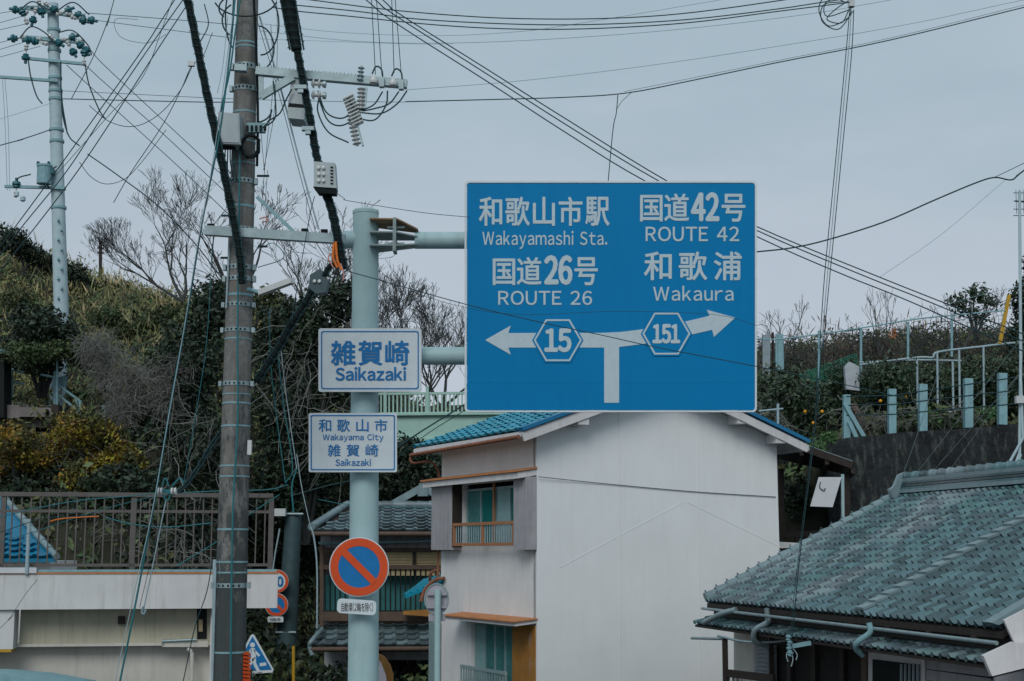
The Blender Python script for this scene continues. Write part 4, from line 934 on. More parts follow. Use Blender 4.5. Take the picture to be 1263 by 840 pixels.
# jumper cables hanging under crossarm
J = [[(394, 118), (392, 138), (405, 163), (430, 176)], [(392, 112), (402, 138), (420, 146), (438, 138)], [(393, 122), (404, 148), (420, 155), (440, 146)], [(429, 121), (440, 135), (460, 130), (472, 113)], [(444, 139), (470, 140), (490, 128), (502, 112)], [(440, 146), (462, 148), (476, 130), (478, 112)], [(447, 137), (462, 134), (480, 128), (492, 113)], [(330, 150), (345, 140), (352, 125), (360, 110)], [(320, 160), (338, 148), (340, 130), (337, 100)]]
JL = ('longest jumper loop, from the lower cylinder insulator down to the lowest cutout', 'upper jumper loop from the cylinder insulators to the slanted cutout', 'lower jumper loop from the cylinder insulators to the slanted cutout', 'shallow jumper from the slanted cutout to the inner bell insulator', 'widest jumper loop reaching the very end of the crossarm', 'jumper from the lowest cutout up to the inner dead end clamp', 'short jumper from the hanging ribbed cutout to the outer bell insulator', 'jumper curling from the pole up past the crossarm brace', 'lower jumper curling from the pole to the crossarm brace')
for k, p in enumerate(J):
    solo(MB().tube(smoothpts(PX(p, YC - .06)), .0075, 5), 'jumper_cable', M['wire'], JL[k], 'cable', 'jumper loops under the upper crossarm')

# ---- thick black bundles
def bundle(pts, Y, rpx, label, wrap=True, name='cable_bundle', m='black', rp2=None):
    P_ = smoothpts(PX(pts, Y), 8); n = len(P_); rr = [((rpx + (rp2 - rpx) * i / (n - 1)) if rp2 else rpx) * m_px(Y) * (1 + .10 * math.sin(i * 2.3) + .06 * math.sin(i * .9)) for i in range(n)]
    t = thing(name, label, 'cable bundle', P_[-1])
    MB().tube(P_, rr, 10).build('core', M[m], t)
    if wrap:
        L = 0; pts2 = []; ph = 0
        for i in range(n - 1):
            a, b = P_[i], P_[i + 1]; d = (b - a); ln = d.length; d.normalize(); x = d.cross(Vector((0, 1, 0))).normalized(); y = x.cross(d)
            k = max(1, int(ln / .012))
            for q in range(k):
                ph += 2 * math.pi * (ln / k) / .075; r = rr[i] * 1.12 + .009 * (1 + .5 * math.sin(i * .7))
                pts2.append(a + d * (ln * q / k) + x * r * math.cos(ph) + y * r * math.sin(ph))
        MB().tube(pts2, .0032, 4, False).build('spiral_wrap', M['wire'], t)
        for sgn in (-1, 1): MB().tube([p + Vector((sgn * rr[0] * 1.0 + .004 * math.sin(i * 1.7 + sgn), -.01, 0)) for i, p in enumerate(P_)], .009, 5).build('strand', M['wire'], t)
    return t
bundle([(229, -12), (238, 30), (252, 100), (265, 160), (277, 215), (288, 270), (296, 315), (299, 350)], YP - .35, 4.2, 'thick black spiral wrapped cable bundle running down left of the pole top')
bundle([(353, -12), (366, 62)], YP - .5, 9, 'wide dark latticed sleeve hanging from the top right of the utility pole', True, 'cable_sleeve', 'black', 6.2)
bundle([(366, 60), (372, 90), (377, 118), (384, 155), (390, 190), (394, 205)], YP - .5, 4, 'black cable bundle between the dark sleeve and the pale closure box')
bundle([(401, 236), (409, 258), (416, 290), (424, 332)], YP - .5, 4.6, 'black frayed cable bundle hanging below the pale closure box')
bundle([(421, 326), (408, 328), (401, 340)], YP - .45, 3.4, 'short black cable tail turning back to the dark closure')
bundle([(389, 352), (378, 372), (362, 396), (346, 425), (330, 450), (316, 472)], YP + .1, 4.4, 'black bundle slanting down from the dark closure to the pole back')
bundle([(277, 528), (262, 548), (246, 575), (226, 602), (206, 612)], YP + .4, 2.2, 'thin dark bundle slanting down left of the pole to the white insulators')
def clos(label, q, m, Y, n):
    t = thing('splice_closure', label, 'splice closure', at(q[3][0], q[3][1], Y))
    MB().prism(PX(q, Y), (0, .12, 0)).build('housing', M[m], t)
    for k in range(n): c = at(q[0][0] + 6 + (k % 2) * 6, q[0][1] + 8 + (k // 2) * 8, Y - .005); MB().lathe(c, (0, -1, 0), [(.015, 0), (.015, .012), (.004, .014)], 10).build('knob', M['porcelain'], t)
    return t
t = clos('pale grey closure box with round knobs halfway down the black bundle', [(387, 199), (413, 201), (415, 232), (387, 230)], 'box', YP - .62, 6)
MB().prism(PX([(386, 230), (415, 232), (414, 239), (392, 238)], YP - .61), (0, .11, 0)).build('base', M['black'], t)
for k in range(6): MB().beam(at(407.5, 206 + k * 4, YP - .625), at(411, 206.3 + k * 4, YP - .625), .012, .008).build('slot', M['dark'], t)
clos('dark green closure box at the elbow of the black bundle', [(382, 339), (395, 331), (405, 345), (402, 360), (390, 362), (381, 355)], 'darkbox', YP - .45, 2)
for x, y in ((371, 108), (380, 159)):
    solo(MB().box(at(x, y, YP - .55), (.11, .06, .035)).box(at(x, y + 3, YP - .55), (.05, .05, .06)), 'cable_clamp', M['galv'], 'grey metal clamp gripping the black bundle at the height of the %s' % ('switch box' if y < 130 else 'square equipment box'), 'clamp')
for k, (m_, p) in enumerate((('orange', [(412, 300), (411, 318), (416, 330)]), ('orange', [(414, 298), (416, 320), (421, 333)]), ('pink', [(409, 312), (405, 318), (411, 330)]), ('pink', [(420, 325), (424, 338), (423, 346)]), ('pink', [(320, 270), (327, 268), (330, 272), (323, 274)]))):
    solo(MB().tube(smoothpts(PX(p, YP - .56)), .012 if m_ == 'orange' else .007, 6), 'loose_wire', M[m_], ('orange loose wire along the left of the frayed black bundle', 'orange loose wire over the middle of the frayed black bundle', 'pale pink loose wire left of the orange wires', 'pale pink wire end dangling below the frayed black bundle', 'pale pink wire curl beside the pole above the lower crossarm')[k], 'wire')

# ================================================================== wires
def wire(pts, Y, wpx, label, m='wire', group=None, name='overhead_cable', cat='cable', sub=5):
    pts = list(pts)
    if Y > 13.6:      # spans run on past the edge of the view
        for e, p in ((0, 1), (-1, -2)):
            a, b = pts[e], pts[p]
            if a[0] < 0 or a[0] > 1262 or a[1] < 0:
                v = Vector((a[0] - b[0], a[1] - b[1])).normalized() * 420; q = (a[0] + v.x, a[1] + v.y)
                pts = [q] + pts if e == 0 else pts + [q]
    P_ = smoothpts(PX(pts, Y), sub); ym = sum(p.y for p in P_) / len(P_)
    return solo(MB().tube(P_, max(wpx * .9, .55) / 2 * m_px(ym), 5, False), name, M[m], label, cat, group)
Gs = 'sagging cables at the top of the sky'
wire([(376, -1), (470, 11), (560, 19), (640, 23), (740, 23), (840, 17), (960, 1), (1050, -14)], 16, 1.7, 'uppermost of the three sagging black cables along the top of the sky', group=Gs)
wire([(350, 5), (440, 14), (520, 24), (640, 30), (740, 30), (850, 24), (960, 11), (1040, -1)], 16, 1.7, 'middle of the three sagging black cables along the top of the sky', group=Gs)
wire([(335, 9), (368, 14), (430, 20), (540, 31), (640, 36), (740, 35), (850, 28), (960, 14), (1048, 3)], 16, 1.7, 'lowest of the three sagging black cables along the top of the sky', group=Gs)
wire([(320, 29), (420, 40), (540, 44), (640, 39), (720, 28), (900, -2)], 24, .7, 'hair thin wire just under the three sagging cables, rising rightward early', 'teal')
wire([(320, 38), (440, 51), (560, 53), (700, 47), (850, 35), (1000, 17), (1110, -2)], 24, .8, 'hair thin wire second below the three sagging cables', 'teal')
wire([(318, 48), (500, 54), (560, 54)], 24, .6, 'short faint wire right of the pole at the top', 'teal')
wire([(500, 111), (640, 100), (800, 81), (960, 57), (1120, 30), (1290, -6)], 26, .8, 'thin pale wire running above the long messenger cable', 'teal')
wire([(500, 125.5), (600, 123), (700, 120), (775, 114.5), (860, 98), (960, 77), (1100, 49), (1300, 0)], 22, 1.7, 'long messenger cable rising to the right with a drop wire at its bend')
wire([(770, 113), (860, 95), (960, 74.5), (1100, 46.5), (1300, -3)], 22, .6, 'thin lashing wire just above the rising messenger cable')
wire([(762, 117), (760, 140), (756, 160), (749, 235)], 22, 1.4, 'drop wire falling from the messenger cable to the blue board top')
wire([(779, 114), (768, 124), (761, 134)], 22, .8, 'short slack loop beside the drop wire bend')
Gd = 'diagonal cables passing behind the board'
wire([(455, -16), (488, 14), (600, 85), (700, 148), (822, 223), (932, 279), (1080, 340), (1163, 373), (1300, 427)], [18] * 1 and 18, 1.8, 'highest of three parallel cables descending diagonally behind the big blue board', group=Gd)
wire([(440, -20), (480, 14), (600, 91), (700, 155), (812, 223), (935, 285), (1065, 340), (1150, 374), (1300, 437)], 18, 1.8, 'middle of three parallel cables descending diagonally behind the big blue board', group=Gd)
wire([(430, -18), (480, 23), (600, 100), (700, 165), (795, 223), (940, 295), (1043, 340), (1120, 371), (1300, 450)], 18, 1.8, 'lowest of three parallel cables descending diagonally behind the big blue board', group=Gd)
for i, (a, b) in enumerate((((458, -5), (463, 92)), ((464, -5), (471, 93)), ((483, -5), (486, 90)), ((487, -5), (495, 93)))):
    wire([a, b], YC - .06, 1.2, '%s of four short vertical wires dropping onto the upper crossarm' % ('leftmost', 'second from left', 'third from left', 'rightmost')[i], group='drop wires onto the crossarm')
for i, (a, b, c, d) in enumerate(((1048, 1043, 1017, 1011), (1050, 1046, 1020.5, 1013), (1053, 1050, 1023.5, 1015))):
    wire([(a, 12), (b, 70), ((b + c) / 2 + .5, 200), (c, 340), (d, 430)], 17, 1.3, '%s strand of the tall steep cable trio right of the big blue board' % ('left', 'middle', 'right')[i], 'wire' if i != 1 else 'wirepale', 'steep cable trio')
wire([(1013, 425), (1010, 470), (1004, 540), (992, 640), (985, 700), (977, 785)], 17, 1.5, 'dark twisted cable continuing the steep trio down over the tiled roof')
wire([(1009, 425), (1006, 500), (1000, 560), (988, 660), (981, 720), (975, 780)], 17.05, .9, 'thin companion of the dark twisted cable down over the tiled roof')
t = thing('strain_clamp', 'brown strain clamp with looping jumpers at the very top right of the sky', 'clamp', at(1050, 12, 17))
MB().box(at(1050, 4, 17), (.07, .08, .10)).build('body', M['porcelain'], t)
for p in ([(1043, 3), (1020, -6), (1010, 12), (1022, 32), (1046, 22), (1050, 8)], [(1040, 2), (1016, 6), (1014, 26), (1034, 36), (1052, 14)], [(1046, 1), (1030, 12), (1020, 24), (1038, 28), (1048, 10)], [(1036, -6), (1018, 4), (1020, 20), (1048, 12)]):
    MB().tube(smoothpts(PX(p, 17)), .007, 5, False).build('jumper_wire', M['wire'], t)
wire([(930, 311), (975, 306), (1020, 296), (1090, 274), (1150, 248), (1200, 227), (1226, 219), (1247, 222), (1258, 214), (1290, 190)], 20, 2.2, 'heavy black cable curving up to the right edge beyond the blue board')
wire([(1226, 219), (1245, 210), (1290, 188)], 20, 1, 'thin wire branching from the heavy curved cable near the right edge')
wire([(1085, 342), (1160, 290), (1240, 222)], 28, .6, 'faint hair thin wire below the heavy curved cable', 'teal')
wire([(430, 335), (470, 346), (573, 375), (660, 396), (740, 413), (813, 429), (933, 452), (1040, 474), (1120, 492)], 13.4, 1.3, 'black wire crossing in front of the big blue board and its post')
wire([(470, 347), (560, 376), (640, 388), (760, 384), (880, 388), (935, 402)], 13.3, .6, 'hair thin wire across the middle of the big blue board')
wire([(925, 417), (959, 418.5), (1040, 408), (1120, 395), (1163, 390), (1240, 383)], 27, 2, 'teal top cable strung above the orchard fence', 'teal')
wire([(455, 580), (500, 545), (560, 507), (600, 482)], 28, 2.2, 'dark cable slanting in front of the pale green footbridge')
wire([(470, 582), (520, 540), (575, 505)], 28.2, 1.2, 'thin cable just under the dark one at the footbridge')
# left sky
L4 = 'steep cables on the left sky'
for i, p in enumerate(([(219, -6), (180, 55), (120, 140), (70, 210), (20, 278), (-20, 330)], [(231, -8), (190, 50), (130, 138), (83, 210), (30, 276), (-20, 340)], [(236, -2), (195, 60), (140, 145), (95, 212), (45, 278), (-20, 360)])):
    wire(p, 17, 1.6, '%s of three steep cables descending left past the distant pole' % ('leftmost', 'middle', 'rightmost')[i], group=L4)
wire([(215, -6), (200, 35), (176, 95), (130, 147), (70, 215)], 17.3, .9, 'thin wire twisting among the three steep left cables')
wire([(142, -5), (135, 20), (115, 70), (88, 122)], 24, 1.2, 'single dark wire falling from the top edge to the distant pole')
for i, p in enumerate(([(112, 62), (128, 80), (190, 138), (262, 205), (292, 232)], [(103, 78), (130, 103), (190, 155), (262, 222), (292, 250)], [(82, 80), (120, 115), (170, 160), (225, 210), (290, 272)])):
    wire(p, 26, 1.1, '%s of three thin wires descending right from the distant pole' % ('highest', 'middle', 'lowest')[i], group='wires descending right from the distant pole')
for i, p in enumerate(([(105, 16), (160, 20), (225, 25), (294, 31)], [(118, 25), (170, 32), (225, 39), (294, 48)], [(75, 112), (160, 116), (262, 121), (292, 122)], [(78, 122), (160, 124), (250, 126), (292, 126)], [(318, 123), (400, 125), (500, 126)])):
    wire(p, 28, (1, .9, .8, 1.5, .8)[i], ('topmost near level wire right of the distant pole', 'second near level wire right of the distant pole', 'faint level wire halfway down the distant pole', 'dark level messenger wire meeting the distant pole', 'thin level wire right of the big pole behind the jumpers')[i])
for i, p in enumerate(([(-10, 18), (20, 13)], [(-10, 31), (28, 20)], [(-10, 39), (30, 30)], [(-10, 55), (18, 48)], [(-10, 64), (36, 50)], [(-10, 73), (50, 57)])):
    wire([p[0], p[1]], 29.5, .8, '%s thin line leaving the frame leftward from the distant pole top' % ('first', 'second', 'third', 'fourth', 'fifth', 'sixth')[i], group='lines leaving left from the distant pole')
wire([(-10, 182), (20, 174), (45, 166), (62, 160)], 29, 1.5, 'dark cable reaching the distant pole from the left edge at mid height')
wire([(-10, 150), (64, 127)], 29, .6, 'faint wire sloping to the distant pole from the left edge', 'teal')
wire([(3, 98), (6, 150), (9, 235)], 29, .8, 'left wire of the vertical pair at the left edge', 'teal'); wire([(6, 98), (10, 150), (12, 235)], 29, .8, 'right wire of the vertical pair at the left edge', 'teal')
wire([(237, 82), (222, 112), (195, 142), (165, 156), (135, 150), (110, 130)], 18, 1.1, 'sagging wire between the distant pole and the hanging node left of the bundle')
wire([(236, 84), (203, 150), (162, 212), (140, 250)], 18, 1.2, 'thin wire falling steeply left from the hanging node')
wire([(262, 40), (250, 70), (236, 82), (225, 107)], 15, 1.0, 'thin wire from the pole top to the hanging node left of the bundle')
t = solo(MB().box(at(236, 79, 15), (.07, .05, .05)), 'wire_clamp', M['porcelain'], 'small pale wire node hanging left of the black spiral bundle', 'clamp')
wire([(98, 200), (112, 218), (131, 227), (155, 220), (178, 196), (205, 160)], 22, 1, 'shallow catenary wire between the distant pole and the sky node')
wire([(108, 190), (145, 216), (195, 254), (240, 300), (275, 345)], 20, 1.7, 'lashed cable descending over the bare tree toward the big pole')
wire([(170, 24), (142, 24), (148, 45), (175, 53), (192, 50), (205, 42)], 22, .7, 'thin slack loop high above the distant pole wires')
wire([(320, 20), (345, 105), (372, 208), (393, 283)], YP - .1, 2.6, 'pale double guy tube from the pole top to the lower crossarm end', 'wirepale')
wire([(316, 22), (342, 108), (369, 212), (389, 283)], YP - .1, 1, 'dark thin guy beside the pale guy tube')
wire([(388, 242), (383, 262), (376, 300), (368, 345), (360, 394)], YP - .3, 1.2, 'thin dark wire falling from the pale closure box')
for i, p in enumerate(([(341, -5), (342, 60), (338, 140), (325, 210)], [(334, 30), (337, 100), (330, 170), (322, 260)], [(322, 165), (326, 210)], [(330, 210), (327, 250)])):
    wire(p, YP - .1, .8, ('longest thin vertical lead hanging right of the pole from the top edge', 'second thin vertical lead right of the pole crossing the crossarm', 'short thin lead right of the pole under the crossarm brace', 'short thin lead right of the pole beside the step bolt')[i], group='thin leads beside the pole top')
for i, p in enumerate(([(297, -5), (290, 40), (283, 90), (271, 140), (268, 160)], [(288, -5), (284, 60), (276, 120), (270, 150)], [(281, 20), (275, 80), (268, 115)], [(252, 5), (257, 30), (248, 50)])):
    wire(p, YP - .25, (2.4, 1.6, .9, 1.6)[i], ('teal lead running from the pole top to the square box', 'dark lead beside the teal lead above the square box', 'thin pale lead left of the pole top', 'short dark rod hanging left of the pole top')[i], ('wireteal', 'wire', 'wirepale', 'wire')[i])
wire([(415, 238), (425, 245), (432, 248), (520, 262), (580, 268)], YP, .9, 'thin wire leaving the pale closure box to the right')
wire([(318, 330), (350, 318), (338, 300), (322, 306)], YP, 1.5, 'short teal stay between the pole and the lower crossarm', 'teal')
# steep teal guys left of the pole
wire([(290, -5), (283, 70), (270, 170), (250, 270), (232, 380), (212, 490), (192, 610), (168, 740), (146, 850)], YP - .6, 2.8, 'long teal guy cable slanting from the pole top to the bottom edge', 'wireteal')
wire([(287, 20), (264, 190), (244, 300), (228, 400), (207, 520), (188, 630), (168, 720), (140, 850)], YP - .62, 1.2, 'thin pale companion of the long teal guy cable', 'wirepale')
wire([(205, 616), (200, 640), (190, 690), (177, 752)], YP - .5, 1.8, 'pale cable hanging from the white insulators down over the parapet', 'wirepale')
wire([(198, 640), (184, 700), (172, 750)], YP - .5, .8, 'thin dark cable beside the hanging pale cable', 'wire')
solo(MB().tube(smoothpts(PX([(177, 748), (175, 755), (177, 758), (180, 752)], YP - .5)), .012, 5), 'cable_hook', M['galv'], 'small metal hook at the end of the hanging pale cable', 'hook')
t = thing('spool_insulator', 'row of small white spool insulators over the balcony top rail', 'insulator', at(207, 612, YP - .5))
for x in (195.5, 199.5, 212.5, 216.5): MB().lathe(at(x, 606, YP - .5), (1, 0, .1), [(.01, -.01), (.032, -.008), (.034, 0), (.032, .008), (.01, .01)], 10).build('spool', M['porcelain'], t)
MB().box(at(206, 606, YP - .5), (.09, .03, .035)).build('yoke', M['wireteal'], t)
for p in ([(212, 600), (222, 590), (226, 596)], [(200, 600), (204, 590), (208, 600)], [(201, 610), (206, 618), (211, 610)]): MB().tube(smoothpts(PX(p, YP - .5)), .008, 5).build('tail', M['wireteal'], t)
wire([(262, 690), (255, 730), (240, 775), (225, 845)], YP - .3, 1.4, 'black wire crossing the dark opening near the pole foot')
wire([(46, 715), (30, 735), (10, 765), (-10, 785)], 18, .7, 'thin shadowy wire crossing the white parapet at far left')
wire([(-10, 640), (40, 628), (100, 617), (160, 612), (200, 607)], 16, 1.4, 'dark cable running behind the balcony bars toward the white insulators', 'wireteal')
wire([(-10, 672), (60, 650), (120, 630), (190, 612)], 16.2, 1, 'thin lower cable crossing the blue roof behind the balcony bars', 'wireteal')
wire([(-10, 660), (50, 640), (80, 638), (122, 636)], 16.1, 1.2, 'dark wire in front of the blue roof behind the balcony bars', 'wire')
wire([(62, 643), (75, 640), (100, 638), (122, 637)], 16, 1.7, 'short orange cable sleeve behind the balcony bars', 'orange')
wire([(130, 638), (165, 647), (210, 650), (262, 645)], 16, 1.6, 'teal wire dipping behind the right half of the balcony railing', 'wireteal')
wire([(218, 698), (245, 682), (272, 665), (300, 640), (345, 610)], 16, 1.6, 'teal wire rising right behind the balcony rail and pole', 'wireteal')
wire([(225, 608), (262, 606), (330, 604), (355, 598)], 16, 1.6, 'nearly level dark wire along the balcony top rail', 'wireteal')
wire([(346, 426), (352, 480), (359, 530), (366, 578)], YP + .4, 1.2, 'pale thin wire hanging right of the pole toward the distant short pole', 'wirepale')
wire([(342, 430), (350, 500), (361, 575), (352, 596)], YP + .4, 1.6, 'teal wire hanging right of the pole toward the distant short pole', 'wireteal')
wire([(332, 380), (334, 450), (342, 520), (352, 596)], YP + .4, 1.4, 'dark wire hanging close to the right of the pole', 'wireteal')
wire([(366, 578), (360, 600), (362, 632)], 20, 2.2, 'teal cable loop above the distant short pole', 'wireteal')
wire([(345, 470), (333, 520), (322, 600), (312, 640)], YP + .4, .8, 'faint wire in the dark hedge right of the pole', 'wire')
wire([(262, 300), (255, 420), (240, 520), (226, 600)], YP + .4, 1, 'dark slanting wire between the long teal guy and the pole', 'wireteal')
wire([(366, 560), (372, 600), (383, 650)], 24, 1.2, 'pale wire leading to the old house eave corner', 'wirepale')
wire([(358, 612), (400, 600), (440, 590), (470, 570)], 26, 1.6, 'dark cable passing behind the pale sign post toward the footbridge')
wire([(392, 616), (430, 622), (520, 626), (600, 624)], 28, 1, 'thin teal wire over the old house roof', 'wireteal')
wire([(1120, 395), (1180, 372), (1290, 345)], 30, .6, 'faint wire above the orchard at the right', 'teal')

# ================================================================== distant pole
YD = 36
KD = YD / 30
f0 = Vector((at(76, 385, YD).x, YD, at(76, 400, YD).z - 3))
dp = thing('utility_pole', 'distant pale blue utility pole on the left hill with many insulators', 'utility pole', f0)
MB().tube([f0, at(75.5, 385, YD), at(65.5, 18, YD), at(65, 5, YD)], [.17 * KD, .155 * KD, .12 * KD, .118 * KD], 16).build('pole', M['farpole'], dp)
def dbar(a, b, h=.09, m='teal', n='crossarm'): return MB().beam(at(*a, YD - .2), at(*b, YD - .2), .08, h).build(n, M[m], dp)
for a, b in (((30, 9), (105, 22)), ((28, 46), (104, 52)), ((33, 72), (104, 79)), ((0, 95), (72, 100)), ((6, 230), (80, 232)), ((38, 10), (66, 9))): dbar(a, b, .07 if a[1] > 60 else .10)
for y in (37, 62, 96, 112, 122, 160, 174, 232, 256): MB().tube([at(65.5 + y * .027, y + 2, YD), at(65.5 + y * .027, y - 1, YD)], .14 * KD + y * .00012, 14).build('steel_band', M['teal'], dp)
for k in range(9): MB().tube([at(74 + (k % 2) * 4 - 2, 270 + k * 12, YD - .17), at(74 + (k % 2) * 4 - 2, 273 + k * 12, YD - .24)], .03, 6).build('step_bolt', M['teal'], dp)
ins = [(24, 13, -1, .2), (42, 20, -.2, -1), (92, 18, 1, -.1), (108, 24, 1, -.2), (22, 47, -1, -.1), (40, 49, -1, -.1), (88, 60, .6, -1), (104, 58, .6, -1), (69, 50, .4, -.3), (63, 9, .4, -.3), (104, 70, 0, 1), (20, 232, 0, 1), (30, 20, -.4, 1), (50, 10, .3, -1), (80, 14, .7, .3), (98, 24, .9, -.3), (48, 52, -.9, .2), (85, 47, 1, .3), (96, 52, .7, -.8), (32, 66, 0, -1)]
for x, y, dx, dz in ins:
    a = at(x, y, YD - .25); d = Vector((dx, 0, dz)).normalized()
    MB().lathe(a, d, [(r * 1.35, h * 1.35) for r, h in ((.02, 0), (.06, .02), (.05, .06), (.085, .07), (.075, .12), (.03, .13), (.03, .2))], 10).build('insulator', M['darkins'], dp)
    MB().lathe(a - d * .25, d, [(.02, 0), (.06, .03), (.06, .07), (.03, .08), (.06, .13), (.02, .18), (.02, .25)], 8).build('string_disc', M['porcelain'], dp)
for p in ([(24, 13), (40, 2), (60, 12), (72, 14)], [(25, 46), (38, 33), (55, 40), (66, 52)], [(68, 15), (90, 3), (110, 18)], [(72, 40), (90, 38), (108, 55), (113, 68)], [(35, 75), (38, 95), (45, 118), (52, 128)], [(105, 80), (110, 105), (122, 135), (130, 147)], [(76, 110), (77, 140), (85, 168), (98, 180)], [(75, 76), (76, 120), (83, 165)], [(60, 232), (56, 215), (70, 205)], [(20, 232), (22, 220), (38, 215)]):
    MB().tube(smoothpts(PX(p, YD - .3)), .018, 5).build('jumper_wire', M['wire'], dp)
t = thing('transformer', 'teal pole transformer can hanging on the left of the distant pole', 'transformer', at(55, 228, YD - .3))
MB().lathe(at(54, 227, YD - .35), (0, 0, 1), [(.02, 0), (.18, 0), (.185, .44), (.20, .45), (.20, .50), (.05, .53)], 16).build('tank', M['teal'], t)
for x in (47, 60): MB().lathe(at(x, 203, YD - .35), (0, 0, 1), [(.03, -.02), (.05, .02), (.03, .04), (.045, .07), (.01, .09)], 8).build('bushing', M['darkins'], t)
MB().box(at(64, 212, YD - .3), (.12, .2, .12)).build('mount', M['darkins'], t)
t = thing('fuse_unit', 'small pale fuse unit dangling from the lowest distant crossarm', 'cutout fuse', at(27, 250, YD - .3))
for x, y, r in ((21, 238, .05), (28, 244, .07)): MB().lathe(at(x, y + 5, YD - .3), (0, 0, 1), [(.01, 0), (r, .03), (r, .12), (.02, .16)], 10).build('body', M['farpole'], t)
f1 = Vector((at(124, 340, 60).x, 60, at(124, 345, 60).z))
t = thing('utility_pole', 'tiny far off pole poking above the hill brush', 'utility pole', f1)
MB().tube([f1, at(124, 298, 60)], .075, 8).build('pole', M['darkwood'], t)
for y in (306, 312): MB().beam(at(120, y, 60), at(128, y, 60), .06, .06).build('crossarm', M['darkwood'], t)

# ================================================================== footbridge
fb = thing('footbridge', 'pale green steel footbridge crossing behind the signs and old house', 'bridge', at(530, 548, 42))
YF = 42
MB().prism(PX([(330, 512), (720, 508), (720, 541), (330, 545)], YF), (0, .3, 0)).build('girder', M['bridge'], fb)
MB().prism(PX([(330, 512), (720, 508), (720, 541), (330, 545)], YF + 2.0), (0, .3, 0)).build('girder', M['bridge'], fb)
MB().prism([at(330, 514, YF + .31), at(720, 510, YF + .31), at(720, 509, YF + 1.98), at(330, 513, YF + 1.98)], (0, 0, -.15)).build('deck', M['pavement'], fb)
MB().beam(at(330, 545, YF - .08), at(720, 541, YF - .08), .2, .08).build('flange', M['bridge'], fb)
MB().beam(at(330, 513, YF - .06), at(720, 509, YF - .06), .14, .06).build('flange', M['bridge'], fb)
for yy in (484.5, 509): MB().beam(at(330, yy + 2.5, YF), at(720, yy - 1, YF), .07, .07).build('handrail', M['bridge'], fb)
for k in range(76):
    x = 340 + k * 5.0
    MB().beam(at(x, 509, YF), at(x, 486.5, YF), .045, .03).build('baluster', M['bridge'], fb)
for x in (475, 527, 579): MB().beam(at(x, 512, YF - .05), at(x, 477, YF - .05), .09, .07).build('rail_post', M['bridge'], fb)
for x in (405, 640): MB().beam(at(x, 545, YF + 1), Vector((at(x, 545, YF + 1).x, YF + 1, 0)), .5, .5).build('pier', M['bridge'], fb)

# ================================================================== terrain
def terrain(name, nodes, rows, m, seed):
    X = []; ys = [r[0] for r in rows]; YY = np.arange(ys[0], ys[-1] + .01, .5); PXs = np.arange(nodes[0], nodes[-1] + 1, 12)
    T = np.array([np.interp(PXs, nodes, r[1]) for r in rows]); H = np.zeros((len(YY), len(PXs)))
    for j in range(len(PXs)): H[:, j] = np.interp(YY, ys, T[:, j])
    V = np.zeros((len(YY), len(PXs), 3))
    for i, Y in enumerate(YY):
        for j, px in enumerate(PXs):
            p = at(px, H[i, j], Y); n = noise.noise(p * .7) * .25 + noise.noise(p * 2.1) * .1
            V[i, j] = (p.x, p.y, max(p.z + n, -.2))
    a, b = V.shape[:2]; idx = np.arange(a * b).reshape(a, b)
    Q = np.stack([idx[:-1, :-1], idx[:-1, 1:], idx[1:, 1:], idx[1:, :-1]], -1).reshape(-1, 4)
    o = fast_mesh(name, V.reshape(-1, 3), Q, m, smooth=True); tag(o, kind='structure')
    return V
HL = terrain('hillside', [-900, -400, 0, 100, 200, 260, 330, 440, 520, 620, 760],
    [(26, [900] * 11), (28, [700, 700, 690, 690, 720, 850, 900, 900, 900, 900, 900]), (32, [560, 560, 560, 560, 560, 640, 820, 840, 850, 850, 850]), (34.3, [525, 525, 525, 525, 540, 620, 850, 860, 870, 870, 870]), (36.3, [505, 505, 505, 507, 480, 520, 720, 760, 800, 800, 800]),
     (42, [420, 420, 425, 430, 430, 430, 450, 470, 640, 700, 720]), (50, [300, 310, 340, 365, 388, 392, 402, 430, 540, 600, 640]), (57, [230, 255, 300, 345, 380, 388, 398, 425, 510, 560, 600]), (70, [280, 300, 340, 370, 400, 410, 420, 450, 540, 580, 620]), (90, [500] * 11)], M['soil'], 1)
HR = terrain('orchard_slope', [880, 960, 1010, 1100, 1200, 1300, 1500, 1900],
    [(27.5, [760, 760, 720, 720, 720, 720, 720, 720]), (29.4, [660, 640, 560, 545, 540, 535, 530, 530]), (34, [560, 550, 530, 520, 515, 510, 505, 500]), (42, [500, 490, 480, 475, 470, 465, 460, 440]), (55, [450, 440, 432, 425, 420, 420, 400, 380]), (70, [470, 460, 450, 440, 440, 440, 430, 400]), (90, [560] * 8)], M['soil'], 2)
far = MB().prism([Vector((-400, 420, -5)), Vector((400, 420, -5)), Vector((400, 420, 6)), Vector((200, 420, 14)), Vector((40, 420, 22)), Vector((-40, 420, 18)), Vector((-200, 420, 30)), Vector((-400, 420, 20))], (0, 60, 0))
tag(far.build('far_hills', M['leafmid']), kind='structure')
